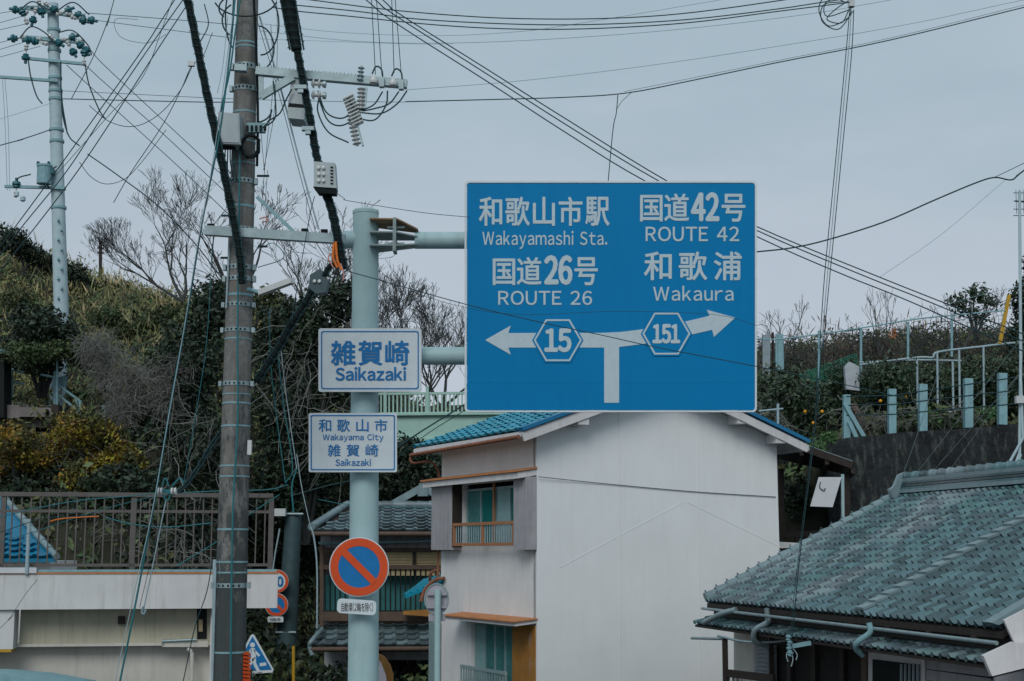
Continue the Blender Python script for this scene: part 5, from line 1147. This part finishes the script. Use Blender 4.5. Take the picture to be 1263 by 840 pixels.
# retaining wall
rw = thing('retaining_wall', 'dark mossy sloped retaining wall below the orchard fence', 'wall', at(1130, 620, 28))
topl = [(1014, 556, 28.6), (1018, 548, 28.7), (1026, 543, 28.8), (1045, 540, 28.8), (1100, 534.5, 28.8), (1180, 528.5, 28.8), (1263, 522, 28.8), (1420, 512, 28.8)]
front = [at(*p) for p in topl]; bot = [Vector((p.x + (.3 if i > 1 else 0), p.y - 1.5, 0)) for i, p in enumerate(front)]; back = [p + Vector((0, .6, 0)) for p in front]
mb = MB(); n = len(front)
nr = 10; g_ = []
for j in range(nr + 1):
    g_.append([front[i].lerp(bot[i], j / nr) + Vector((0, -.12 * noise.noise(Vector((i * 1.3, j * .9, 0))), 0)) for i in range(n)])
vs = [p for r_ in g_ for p in r_]; mb.add(vs, [(j * n + i, j * n + i + 1, (j + 1) * n + i + 1, (j + 1) * n + i) for j in range(nr) for i in range(n - 1)], True)
mb.build('wall_face', M['retain'], rw)
MB().add(front + back, [(i, i + 1, n + i + 1, n + i) for i in range(n - 1)]).build('wall_top', M['retain'], rw)
for k, (x, y) in enumerate(((1030, 555), (1057, 552), (1088, 548), (1119, 545), (1150, 542), (1222, 534))):
    pass

# ---- orchard fence
fn = thing('orchard_fence', 'fence of square pale blue concrete posts with thin wires on the retaining wall', 'fence', at(1150, 530, 29))
for x, y0, y1, wpx in ((1044, 487, 543, 8), (1100, 480, 537, 9), (1138, 474, 533, 9.6), (1194, 467, 528, 10), (1236, 460.5, 524, 10)):
    MB().beam(at(x, y1, 29), at(x, y0, 29), wpx * m_px(29), .15).build('fence_post', M['teal'], fn)
for a, b in (((1041, 497), (1066, 540)), ((1047, 520), (1056, 540))): MB().beam(at(*a, 28.9), at(*b, 28.9), .10, .08).build('brace', M['teal'], fn)
for (ya, yb) in ((489, 465), (500, 482), (512, 500)): MB().tube(PX([(1044, ya, 28.92), (1100, ya - 1, 28.92), (1194, (ya + yb) / 2 - 3, 28.92), (1290, yb - 5, 28.92)]), .011, 4).build('strand', M['wire'], fn)
pf = thing('pipe_frame', 'thin white pipe greenhouse frame standing in the orchard', 'frame', at(1180, 520, 31))
MB().tube(smoothpts(PX([(1060, 450), (1131, 441), (1150, 441), (1158, 434), (1215, 427), (1240, 424), (1300, 418)], 31)), .026, 6).build('pipe', M['wirepale'], pf)
MB().tube(PX([(1060, 447), (1131, 444), (1186, 445)], 31.6), .024, 6).build('pipe', M['wirepale'], pf)
for x, a, b in ((1131, 442, 530), (1156, 434, 530), (1175, 446, 508), (1183, 432, 505), (1213, 427, 525)): MB().tube(PX([(x, a, 31), (x + 1, b, 31)]), .026, 6).build('pipe', M['wirepale'], pf)
MB().tube(PX([(1146, 512, 31), (1186, 506, 31)]), .02, 6).build('pipe', M['wirepale'], pf)
for x, y in ((1131, 520), (1190, 515)): MB().box(at(x, y, 30.8), (.13, .12, .3)).build('footing', M['tarpdull'], pf)
t = thing('net_fence', 'slanting green net with slim posts at the edge of the orchard', 'net', at(1010, 480, 32))
for x, a, b in ((958, 412, 470), (1010, 408, 500), (1062, 404, 470), (1120, 397, 445), (1174, 388, 440)): MB().tube(PX([(x, a, 32), (x, b, 32)]), .03, 6).build('net_post', M['teal'], t)
nm = MB(); c4 = [at(985, 462, 32.1), at(1056, 436, 32.1), at(1062, 466, 32.1), at(995, 478, 32.1)]
for k in range(26): f = k / 25; nm.tube([c4[0].lerp(c4[1], f), c4[3].lerp(c4[2], f)], .006, 3)
for k in range(12): f = k / 11; nm.tube([c4[0].lerp(c4[3], f), c4[1].lerp(c4[2], f)], .006, 3)
nm.build('netting', M['net'], t)['kind'] = 'stuff'
t = thing('board_stack', 'pale weathered board leaning upright among the citrus trees', 'board', at(1050, 482, 31))
MB().prism(PX([(1042, 452), (1048, 446), (1060, 452), (1060, 482), (1044, 480)], 31), (0, .15, 0)).build('board', M['dullwhite'], t)
t = thing('sheet_panel', 'grey green upright sheet pair just right of the big blue board', 'panel', at(952, 465, 33))
MB().prism(PX([(941, 413), (950, 411), (950, 468), (941, 468)], 33), (0, .1, 0)).build('sheet', M['tarpdull'], t)
MB().prism(PX([(957, 413), (966, 412), (967, 455), (957, 458)], 33.3), (0, .1, 0)).build('sheet', M['teal'], t)
MB().tube(PX([(953, 410, 33.2), (954, 470, 33.2)]), .03, 6).build('stake', M['darkwood'], t)
solo(MB().beam(at(1244.5, 364, 31), at(1233, 424, 31), .07, .07), 'yellow_stake', M['yellow'], 'leaning yellow stake rising above the orchard at the right edge', 'stake')
solo(MB().beam(at(1090, 420, 32), at(1108, 442, 32), .08, .1), 'dark_plank', M['darkwood'], 'short dark plank leaning in the orchard brush', 'plank')
solo(MB().beam(at(1052, 498, 30), at(1072, 540, 30), .12, .12), 'fallen_log', M['midwood'], 'brown log leaning behind the leftmost pale fence post', 'log')
t = thing('pole_bracket', 'small T shaped white pipe standing above the blue eave', 'pipe', at(960, 528, 26.5))
MB().tube(PX([(959.5, 498, 26.5), (959.5, 530, 26.5)]), .025, 6).build('upright', M['wirepale'], t); MB().tube(PX([(936, 507, 26.5), (966, 504, 26.5)]), .018, 6).build('crossbar', M['wirepale'], t)

# ---- roof antenna
YA = 19.6
an = thing('tv_antenna', 'thin tall rooftop aerial mast with comb antenna at the right edge', 'antenna', at(1258, 600, YA))
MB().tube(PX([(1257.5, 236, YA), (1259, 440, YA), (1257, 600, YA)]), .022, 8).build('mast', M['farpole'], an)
MB().tube(PX([(1252, 248, YA), (1275, 250, YA)]), .012, 6).build('boom', M['wire'], an)
for k in range(5): MB().tube([at(1253 + k * 4.5, 234, YA - .02), at(1254 + k * 4.5, 264, YA + .02)], .006, 5).build('element', M['wirepale'], an)
for y in (238, 248, 258, 266): MB().tube([at(1250, y, YA), at(1266, y, YA)], .006, 5).build('element', M['wire'], an)
MB().box(at(1258, 493, YA - .05), (.12, .08, .10)).build('amplifier', M['porcelain'], an)
for i, p in enumerate(([(1259, 470), (1262, 540), (1232, 594)], [(1259, 560), (1250, 585), (1241, 598)], [(1257, 560), (1246, 590), (1235, 600)])): MB().tube(PX([(x, y, YA - .03) for x, y in p]), .02, 6).build('leg', M['farpole'], an)
for i, p in enumerate(([(1258, 460), (1210, 535), (1150, 610), (1128, 640)], [(1258, 460), (1180, 560), (1090, 650)], [(1258, 420), (1170, 490), (1118, 600)], [(1258, 600), (1240, 600), (1190, 640), (1160, 680)])):
    wire([p[0], p[-1]], 19.2, .55, ('thin stay from the aerial mast to the tiles near the ridge end', 'longest thin stay from the aerial mast down the tiled roof', 'steep thin stay from the aerial mast across the dark wall', 'short thin stay low on the tiled roof at right')[i], 'wiregrey', name='guy_wire')
wire([(1175, 415), (1150, 480), (1130, 540), (1112, 590)], 20, .8, 'faint wire slanting down in front of the retaining wall', 'wiregrey', name='guy_wire')

# ================================================================== left slope path and handrail
tag(MB().prism([at(-200, 503, 33.5), at(70, 512, 33.5), at(62, 498, 36.5), at(-200, 484, 37)], (0, 0, -.3)).build('hill_path', M['path']), kind='structure')
hr = thing('handrail', 'pale blue pipe handrail beside the path and steps on the left hill', 'handrail', at(60, 500, 34))
for a, b in (((5, 453), (30, 460)), ((5, 467), (30, 474)), ((70, 474), (98, 494)), ((70, 486), (98, 508)), ((50, 462), (70, 466))): MB().tube(PX([(*a, 34), (*b, 34)]), .032, 6).build('rail', M['teal'], hr)
for x, a, b in ((14, 455, 490), (68, 458, 500), (94, 490, 502), (99, 494, 510), (128, 500, 515), (147, 497, 512), (155, 500, 512)): MB().tube(PX([(x, a, 34), (x, b, 34)]), .045, 6).build('rail_post', M['teal'], hr)
t = thing('hill_lamp', 'small pale lamp head on a thin post by the hill steps', 'street lamp', at(70, 500, 33.8))
MB().tube(PX([(70.5, 500, 33.8), (70.5, 442, 33.8)]), .03, 6).build('post', M['teal'], t); MB().box(at(70.5, 441, 33.8), (.14, .12, .09)).build('lamp_head', M['galv'], t)
solo(MB().prism(PX([(69, 466), (84, 462), (82, 476), (70, 478)], 34.2), (0, .05, 0)), 'notice_board', M['teal'], 'small pale blue notice panel beside the hill steps', 'board')
t = thing('gate_pillar', 'dark pillar with pale cap cut by the left edge of the frame', 'pillar', at(-5, 515, 33))
MB().prism(PX([(-40, 435), (5, 435), (5, 515), (-40, 515)], 33), (0, .5, 0)).build('shaft', M['dark'], t); MB().prism(PX([(-42, 430), (9, 431), (9, 436), (-42, 436)], 32.9), (0, .7, 0)).build('cap', M['teal'], t)
for i, (x0, x1, y0, y1, m_) in enumerate(((5, 24, 499, 516, 'path'), (24, 63, 502, 514, 'path'), (63, 72, 498, 518, 'darkwood'))):
    solo(MB().prism(PX([(x0, y0), (x1, y0 + 1), (x1, y1), (x0, y1)], 33.2), (0, .3, 0)), 'kerb_block', M[m_], ('grey kerb block beside the dark pillar', 'long kerb block edging the hill path', 'dark end block of the hill path kerb')[i], 'kerb')

# ================================================================== foliage
def leaf_quads(C, Nrm, size, rs, aspect=.5, up=0):
    n = len(C); d = rs.normal(size=(n, 3)); d[:, 2] += up; d /= np.linalg.norm(d, axis=1)[:, None]
    b = np.cross(d, Nrm + rs.normal(size=(n, 3)) * .6); b /= np.linalg.norm(b, axis=1)[:, None] + 1e-6
    sz = (size * rs.uniform(.55, 1.35, n))[:, None]
    V = np.stack([C - d * sz, C + b * sz * aspect, C + d * sz, C - b * sz * aspect], 1).reshape(-1, 3)
    return V, np.arange(4 * n).reshape(-1, 4)
def blob_leaves(name, blobs, dens, size_, m, parent=None, seed=1, aspect=.5, up=0, lump=.35, inner=.25):
    size = size_ * .56; rs = np.random.RandomState(seed); Vs = []; Qs = []; k = 0
    for bi, (c, r) in enumerate(blobs):
        c = np.array(c); r = np.array(r); area = 4 * math.pi * (r.mean() ** 2); n = int(dens * area / size ** 2)
        for part, (nn, s_, f0_, f1_) in enumerate(((n, size, .72, 1.0), (int(n * inner * .5), size * 2.0, .3, .72))):
            d = rs.normal(size=(nn, 3)); d /= np.linalg.norm(d, axis=1)[:, None]
            ph = rs.uniform(0, 6.28, 6)
            lumpf = 1 + lump * (np.sin(d[:, 0] * 5 + ph[0] + bi) * np.sin(d[:, 2] * 6 + ph[1]) * .6 + np.sin(d[:, 1] * 9 + ph[2]) * np.sin(d[:, 0] * 11 + ph[3]) * .35 + np.sin(d[:, 2] * 17 + ph[4]) * .15)
            t_ = rs.uniform(f0_, f1_, nn) ** 1.0 * lumpf
            C = c + d * r * t_[:, None] + rs.normal(size=(nn, 3)) * size * .5
            V, Q = leaf_quads(C, d, s_, rs, aspect, up); Vs.append(V); Qs.append(Q + k); k += len(V)
    return fast_mesh(name, np.concatenate(Vs), np.concatenate(Qs), m, parent)
def surf_scatter(name, Vg, n, size, m, seed, cond, aspect=.4, up=.6, h=.25, lump=.5):
    rs = np.random.RandomState(seed); a, b = Vg.shape[:2]; C = []
    i = rs.uniform(0, a - 1.001, n); j = rs.uniform(0, b - 1.001, n); i0 = i.astype(int); j0 = j.astype(int); fi = (i - i0)[:, None]; fj = (j - j0)[:, None]
    C = (Vg[i0, j0] * (1 - fi) + Vg[i0 + 1, j0] * fi) * (1 - fj) + (Vg[i0, j0 + 1] * (1 - fi) + Vg[i0 + 1, j0 + 1] * fi) * fj
    pxs = 631.5 + C[:, 0] / C[:, 1] * F
    nz = np.sin(C[:, 0] * 1.7 + seed) * np.sin(C[:, 1] * 1.3) + .6 * np.sin(C[:, 0] * 4.1) * np.sin(C[:, 1] * 3.7 + C[:, 0])
    keep = np.array([cond(x, y) for x, y in zip(pxs, C[:, 1])]); C = C[keep]; nz = nz[keep]
    C[:, 2] += np.clip(lump * (nz + .6), 0, 9) * rs.uniform(.3, 1, len(C)) + rs.uniform(0, h, len(C))
    nrm = np.tile([0, -.6, .8], (len(C), 1)); V, Q = leaf_quads(C, nrm, size, rs, aspect, up)
    return tag(fast_mesh(name, V, Q, m), kind='stuff')
surf_scatter('hillside_brush', HL, 240000, .10, M['brush'], 3, lambda x, y: -500 < x < 460 and 33 < y < 64, .22, 1.0, .35, .45)
surf_scatter('hillside_undergrowth', HL, 60000, .10, M['leafmid'], 4, lambda x, y: -500 < x < 620 and 26.2 < y < 60, .5, .2, .25, .4)
surf_scatter('pampas_reeds', HL, 26000, .34, M['reed'], 5, lambda x, y: -60 < x < 290 and 40 < y < 60, .05, 2.2, .55, .5)
surf_scatter('slope_ivy', HL, 260000, .085, M['leafdark'], 14, lambda x, y: 150 < x < 680 and 27 < y < 42, .5, .0, .3, .3)
surf_scatter('orchard_brush', HR, 90000, .10, M['leafmid'], 6, lambda x, y: 900 < x < 1900 and 29.2 < y < 60, .45, .4, .3, .4)
surf_scatter('orchard_reeds', HR, 15000, .25, M['brushred'], 8, lambda x, y: 930 < x < 1900 and 42 < y < 58, .08, 1.8, .5, .8)

def shrub(name, label, cat, blobs_px, Y, size, m, dens=1.0, seed=1, aspect=.5, trunk=True, group=None, up=0, lump=.35, inner=.25, depth=1.0):
    bl_ = []
    for i, (x, y, rx, ry) in enumerate(blobs_px):
        Yb = Y + ((i * 37) % 5 - 2) * .25; c = at(x, y, Yb); k = m_px(Yb); bl_.append((c, (rx * k, min(rx, ry * 1.4) * k * depth, ry * k)))
    x0 = sum(b[0].x for b in bl_) / len(bl_); zmin = min(b[0].z - b[1][2] for b in bl_)
    t = thing(name, label, cat, Vector((x0, Y, zmin - .2)), group)
    blob_leaves('foliage', bl_, dens, size, m, t, seed, aspect, up, lump, inner)
    if trunk:
        mb = MB(); r_ = random.Random(seed)
        for c, r in bl_:
            c = Vector(c); mb.tube(smoothpts([Vector((x0 + r_.uniform(-.1, .1), Y, zmin - .5)), Vector((x0, Y, zmin)).lerp(c, .5) + Vector((r_.uniform(-.15, .15), 0, 0)), c + Vector((0, 0, r[2] * .5))], 4), [q * min(1, sum(b[1][0] for b in bl_) / len(bl_) / .7) for q in (.07, .065, .06, .055, .05, .045, .035, .03, .02)], 6)
        mb.build('trunk', M['darkbark'], t)
    return t
shrub('evergreen_tree', 'dark evergreen tree mass left of the utility pole above the balcony', 'tree', [(235, 440, 48, 55), (215, 520, 52, 60), (250, 590, 45, 60), (262, 380, 30, 38), (190, 600, 40, 40)], 33.5, .11, M['leafdark'], 1.0, 11)
shrub('evergreen_tree', 'dark evergreen tree mass between the utility pole and the sign post', 'tree', [(345, 420, 36, 52), (385, 400, 38, 48), (410, 460, 36, 55), (355, 510, 42, 60), (400, 560, 40, 55), (345, 590, 35, 55), (420, 370, 25, 30)], 35, .115, M['leafdark'], 1.0, 12)
shrub('evergreen_tree', 'low dark hedge tree behind the pole and small round signs', 'tree', [(320, 660, 45, 55), (370, 650, 40, 60), (370, 740, 35, 60), (310, 740, 40, 60), (360, 800, 40, 45), (250, 680, 50, 50)], 36.5, .12, M['leafdark'], .9, 13)
shrub('evergreen_shrub', 'dark round shrub at the foot of the distant pale pole', 'shrub', [(45, 400, 36, 26), (70, 412, 34, 22), (25, 430, 30, 24), (50, 448, 34, 16), (88, 425, 22, 20)], 34.4, .10, M['leafdark'], .9, 14)
shrub('evergreen_shrub', 'dark leafy shrub overhanging the hill handrail', 'shrub', [(30, 436, 36, 16), (75, 432, 34, 14), (108, 436, 26, 22), (128, 466, 12, 22)], 33.6, .08, M['leafmid'], .8, 15, trunk=False)
shrub('yellow_shrub', 'yellow leaved bush below the hill path, brightest of the bank', 'shrub', [(100, 528, 34, 22), (130, 545, 34, 28), (75, 548, 30, 22), (150, 570, 30, 28), (60, 585, 34, 26), (110, 590, 36, 28)], 31, .075, M['leafyellow'], .85, 16)
shrub('bank_shrub', 'brownish green shrub along the left edge under the path', 'shrub', [(10, 545, 34, 24), (35, 560, 30, 24), (5, 590, 34, 30)], 30.5, .08, M['leafyellow'], .6, 17)
shrub('evergreen_shrub', 'dark undergrowth behind the balcony railing bars', 'shrub', [(90, 640, 50, 36), (160, 640, 45, 40), (215, 650, 45, 44), (150, 600, 50, 30), (110, 690, 50, 40), (200, 700, 50, 40)], 30.3, .10, M['leafdark'], .9, 18)
shrub('evergreen_shrub', 'green scrub on the hilltop left of the distant pole', 'shrub', [(12, 295, 26, 16), (35, 312, 20, 14), (55, 325, 20, 14)], 50, .12, M['leafdark'], .9, 19)
shrub('evergreen_shrub', 'dark scrub clump on the crest just right of the distant pole', 'shrub', [(93, 338, 16, 14), (108, 352, 14, 10), (88, 352, 14, 12)], 50, .12, M['leafdark'], .9, 20)
shrub('evergreen_shrub', 'olive scrub crest between the bare tree and the utility pole', 'shrub', [(275, 362, 22, 18), (255, 385, 30, 20), (330, 372, 26, 20), (360, 388, 28, 20)], 44, .11, M['leafmid'], .9, 21)
shrub('evergreen_tree', 'dark trees filling the slope behind the old house roof', 'tree', [(480, 600, 40, 40), (530, 590, 40, 40), (450, 560, 40, 40), (500, 560, 30, 24), (560, 600, 40, 40)], 38, .11, M['leafdark'], .9, 71)
shrub('evergreen_shrub', 'dark bush low in the gap left of the old house', 'shrub', [(350, 820, 40, 50), (320, 780, 40, 50), (375, 700, 30, 60), (380, 790, 20, 50)], 37, .11, M['leafdark'], .9, 72)
shrub('evergreen_shrub', 'dark shrub behind the far left of the balcony railing', 'shrub', [(20, 620, 50, 36), (60, 600, 50, 30), (250, 560, 40, 50)], 31, .10, M['leafdark'], .9, 73)
shrub('evergreen_shrub', 'rounded olive shrubs scattered over the reed slope right of the distant pole', 'shrub', [(130, 392, 22, 14), (190, 398, 24, 14), (235, 405, 22, 14), (160, 410, 22, 12), (205, 385, 16, 10), (20, 370, 26, 14)], 43, .09, M['leafmid'], .8, 74, trunk=False)
# dry vine tangle: thin curved strands
def tangle(name, label, cat, blobs_px, Y, n, m, seed, r=.008, L=.9):
    rs = random.Random(seed); mb = MB()
    for i in range(n):
        x, y, rx, ry = rs.choice(blobs_px); a = rs.uniform(0, 6.28); q = rs.random() ** .5
        p = at(x + rx * q * math.cos(a), y + ry * q * math.sin(a), Y - rs.uniform(0, .6)); d = Vector((rs.uniform(-1, 1), rs.uniform(-.4, .4), rs.uniform(-1, .6))).normalized(); pts = [p]
        for k in range(5):
            d = (d + Vector((rs.uniform(-.5, .5), rs.uniform(-.3, .3), rs.uniform(-.6, .35)))).normalized(); p = p + d * L / 5; pts.append(p)
        mb.tube(pts, r * rs.uniform(.6, 1.6), 3, False)
    x, y, rx, ry = blobs_px[0]; t = thing(name, label, cat, at(x, y + ry, Y)); mb.build('stems', m, t)['kind'] = 'stuff'
    return t
tangle('dry_vines', 'pale grey tangle of dead vines draped over the dark trees on the left', 'vines', [(120, 425, 20, 16), (140, 455, 26, 26), (165, 470, 30, 22), (190, 462, 30, 16), (218, 448, 22, 14), (150, 500, 20, 16), (205, 490, 16, 20)], 32.9, 2300, M['vine'], 5, .0040, .42)
tangle('dry_vines', 'grey dead vine strands hanging on the trees right of the pole', 'vines', [(385, 420, 45, 50), (350, 470, 35, 60), (410, 520, 25, 50)], 33.6, 90, M['vine'], 6, .007, 1.1)
tangle('dry_vines', 'dead grey twigs across the dark bank left of the pole', 'vines', [(215, 520, 50, 60), (110, 560, 60, 40), (240, 620, 40, 50)], 31.2, 90, M['vine'], 7, .007, 1.2)
tangle('dry_vines', 'dead twigs over the dark undergrowth behind the balcony railing', 'vines', [(150, 660, 110, 40), (200, 680, 60, 30)], 29.2, 110, M['vine'], 8, .007, .9)

tangle('dry_brush', 'thin leafless twigs along the orchard skyline right of the blue board', 'brush', [(965, 435, 30, 22), (1010, 440, 40, 18), (1060, 425, 34, 20), (1110, 425, 40, 24), (1160, 420, 40, 22), (1225, 420, 40, 18)], 39, 1100, M['bark'], 9, .006, .7)
tangle('dry_brush', 'thin brown twigs tangled in front of the citrus trees', 'brush', [(1060, 515, 30, 20), (1120, 515, 40, 14), (1180, 512, 40, 14), (950, 520, 20, 30)], 30.0, 260, M['vine'], 10, .006, .6)
# bare trees
def bare_tree(label, root_px, Y, limbs, seed, m, depth=6, r0=.085, spread=.5, fine=.010, shrink=.76):
    rs = random.Random(seed); base_ = at(*root_px, Y); t = thing('bare_tree', label, 'tree', base_)
    tr = MB(); tw_ = MB()
    def grow(p, d, L, r, k):
        n = 3; pts = [p]; rr = [r]
        for i in range(n):
            d = (d + Vector((rs.uniform(-1, 1), rs.uniform(-1, 1), rs.uniform(-.6, .9))) * .17).normalized(); p = p + d * L / n; pts.append(p); rr.append(max(fine * .6, r * (1 - .28 * (i + 1) / n)))
        (tr if k >= depth - 2 else tw_).tube(pts, rr, 6 if k >= depth - 2 else 3, False)
        if k <= 0: return
        for c in range(rs.choice((2, 2, 3))):
            d2 = (d + Vector((rs.uniform(-1, 1), rs.uniform(-.8, .8), rs.uniform(-.45, .75))) * spread).normalized()
            grow(p, d2, L * rs.uniform(.65, .92), max(fine * .6, rr[-1] * shrink), k - 1)
        if k > 1 and rs.random() < .6:
            d2 = (d + Vector((rs.uniform(-1, 1), rs.uniform(-1, 1), rs.uniform(-.2, .8))) * .9).normalized(); grow(pts[1], d2, L * .6, max(fine * .6, rr[1] * .5), k - 2)
    for (dx, dz, L, kk) in limbs: grow(base_, Vector((dx, rs.uniform(-.2, .2), dz)).normalized(), L, r0, kk)
    tr.build('trunk', m, t); tw_.build('twigs', m, t)
    return t
bare_tree('bare leafless tree fanning above the hill left of the utility pole', (226, 372), 46, [(-1.1, .8, 1.0, 7), (-.5, 1, 1.05, 7), (.05, 1, .8, 6)], 4, M['bark'], 7, .06, .58, .009)
bare_tree('bare leafless tree immediately behind the big utility pole', (300, 385), 43, [(-.5, 1, 1.1, 6), (.3, 1, 1.1, 6)], 9, M['bark'], 6, .07, .55, .012)
bare_tree('bare tree filling the gap between the dark trees and sign post', (385, 400), 41, [(-.5, 1, .8, 5), (.5, 1, .9, 5)], 14, M['bark'], 5, .06, .6, .011)
bare_tree('bare tree standing between the utility pole and the place name signs', (425, 430), 40, [(-.6, 1, .9, 6), (.2, 1, 1.0, 6)], 27, M['bark'], 6, .06, .6, .011)
bare_tree('leafless tree with upright twigs close behind the pale sign post', (500, 520), 44.5, [(-.5, 1, 1.0, 6), (0, 1, 1.1, 6), (.5, 1, 1.0, 6)], 61, M['bark'], 6, .06, .6, .011)
bare_tree('bare spreading tree seen between the sign post and blue board', (468, 500), 46, [(.1, 1, .95, 7), (.7, 1, 1.05, 7), (-.4, 1, .95, 6)], 21, M['bark'], 7, .075, .6, .012)
bare_tree('bare tree low behind the footbridge railing next to the blue board', (545, 505), 47, [(-.6, 1, .9, 6), (.3, 1, 1.0, 6), (.8, .8, .9, 5)], 33, M['bark'], 6, .06, .6, .012)
bare_tree('thin leafless sapling just right of the big blue board', (960, 460), 36, [(-.2, 1, .55, 4), (.5, 1, .6, 4)], 41, M['bark'], 4, .03, .5, .008)
bare_tree('thin leafless sapling in the middle of the orchard skyline', (1085, 440), 38, [(-.3, 1, .5, 4), (.4, 1, .55, 4)], 43, M['bark'], 4, .03, .5, .008)
bare_tree('thin leafless sapling under the round crown on the right skyline', (1190, 430), 38, [(-.5, 1, .5, 4), (.5, 1, .55, 4)], 47, M['bark'], 4, .03, .5, .008)

# citrus trees
CT = 'citrus trees in the orchard'
for i, (x, bl_, Y, lab, fr) in enumerate((
    (985, [(975, 490, 34, 38), (1000, 505, 30, 34), (955, 478, 24, 28), (990, 540, 30, 28)], 31.5, 'dark citrus tree with yellow fruit directly right of the big blue board', [(993, 507), (1014, 507), (1003, 521)]),
    (1050, [(1040, 470, 26, 26), (1025, 500, 24, 30), (1075, 480, 22, 26)], 32.5, 'citrus tree around the pale leaning board', []),
    (1100, [(1095, 470, 34, 30), (1080, 500, 26, 26), (1118, 495, 28, 28)], 31.5, 'citrus tree behind the second pale fence post', [(1086, 494)]),
    (1160, [(1150, 480, 30, 32), (1170, 500, 28, 26), (1135, 470, 24, 26)], 32, 'citrus tree inside the white pipe frame', [(1117, 489)]),
    (1215, [(1210, 470, 34, 32), (1235, 495, 28, 26), (1190, 495, 26, 26)], 32, 'citrus tree by the rightmost pale fence posts', []),
    (1250, [(1255, 460, 26, 34), (1262, 500, 24, 26), (1285, 470, 34, 40)], 31.2, 'citrus tree cut by the right edge behind the aerial mast', []))):
    t = shrub('citrus_tree', lab, 'tree', bl_, Y, .085, M['leafcitrus'], .75, 50 + i, .5, True, None, lump=.5)
    for fx, fy in fr:
        c = at(fx, fy, Y - 1.0); MB().lathe(c - UP * .045, (0, 0, 1), [(.010, 0), (.030, .012), (.038, .035), (.030, .058), (.010, .07)], 10).build('fruit', M['fruit'], t)
shrub('leafy_tree', 'sparse round topped tree standing out on the right skyline', 'tree', [(1180, 372, 14, 12), (1203, 364, 20, 14), (1222, 374, 12, 12), (1195, 384, 20, 9), (1210, 392, 12, 8)], 40, .095, M['leafcitrus'], .42, 61, .5, True, lump=.6)
shrub('evergreen_tree', 'dark tall tree cut by the right edge above the orchard', 'tree', [(1262, 370, 18, 26), (1268, 400, 20, 26), (1280, 340, 20, 30), (1252, 420, 14, 18)], 36, .10, M['leafdark'], .8, 62)
shrub('bright_shrub', 'bright green bush under the carport roof beside the white house', 'shrub', [(985, 615, 22, 26), (1000, 640, 18, 22), (975, 650, 20, 24)], 29.3, .08, M['leafcitrus'], .8, 63)
shrub('bright_shrub', 'small bright green plant between the blue eave and retaining wall', 'shrub', [(1004, 552, 14, 10), (1022, 540, 12, 8), (1012, 562, 12, 10)], 28.2, .06, M['leafbright'], .7, 64)
shrub('bright_shrub', 'low green plants behind the fence posts on the wall top', 'shrub', [(1150, 515, 20, 12), (1170, 520, 20, 10), (1120, 522, 18, 10), (1215, 512, 20, 12)], 30.2, .06, M['leafbright'], .5, 65, trunk=False)
shrub('autumn_shrub', 'small orange leaved sprig on the orchard skyline', 'shrub', [(1100, 413, 5, 6), (1103, 408, 3, 4)], 37, .05, M['rustsheet'], .4, 66, trunk=False, inner=0)
shrub('bank_shrub', 'reddish brushwood hill behind the orchard net', 'shrub', [(1000, 452, 44, 18), (1060, 440, 40, 16), (1030, 448, 40, 16)], 46, .09, M['brushred'], .6, 67, trunk=False)
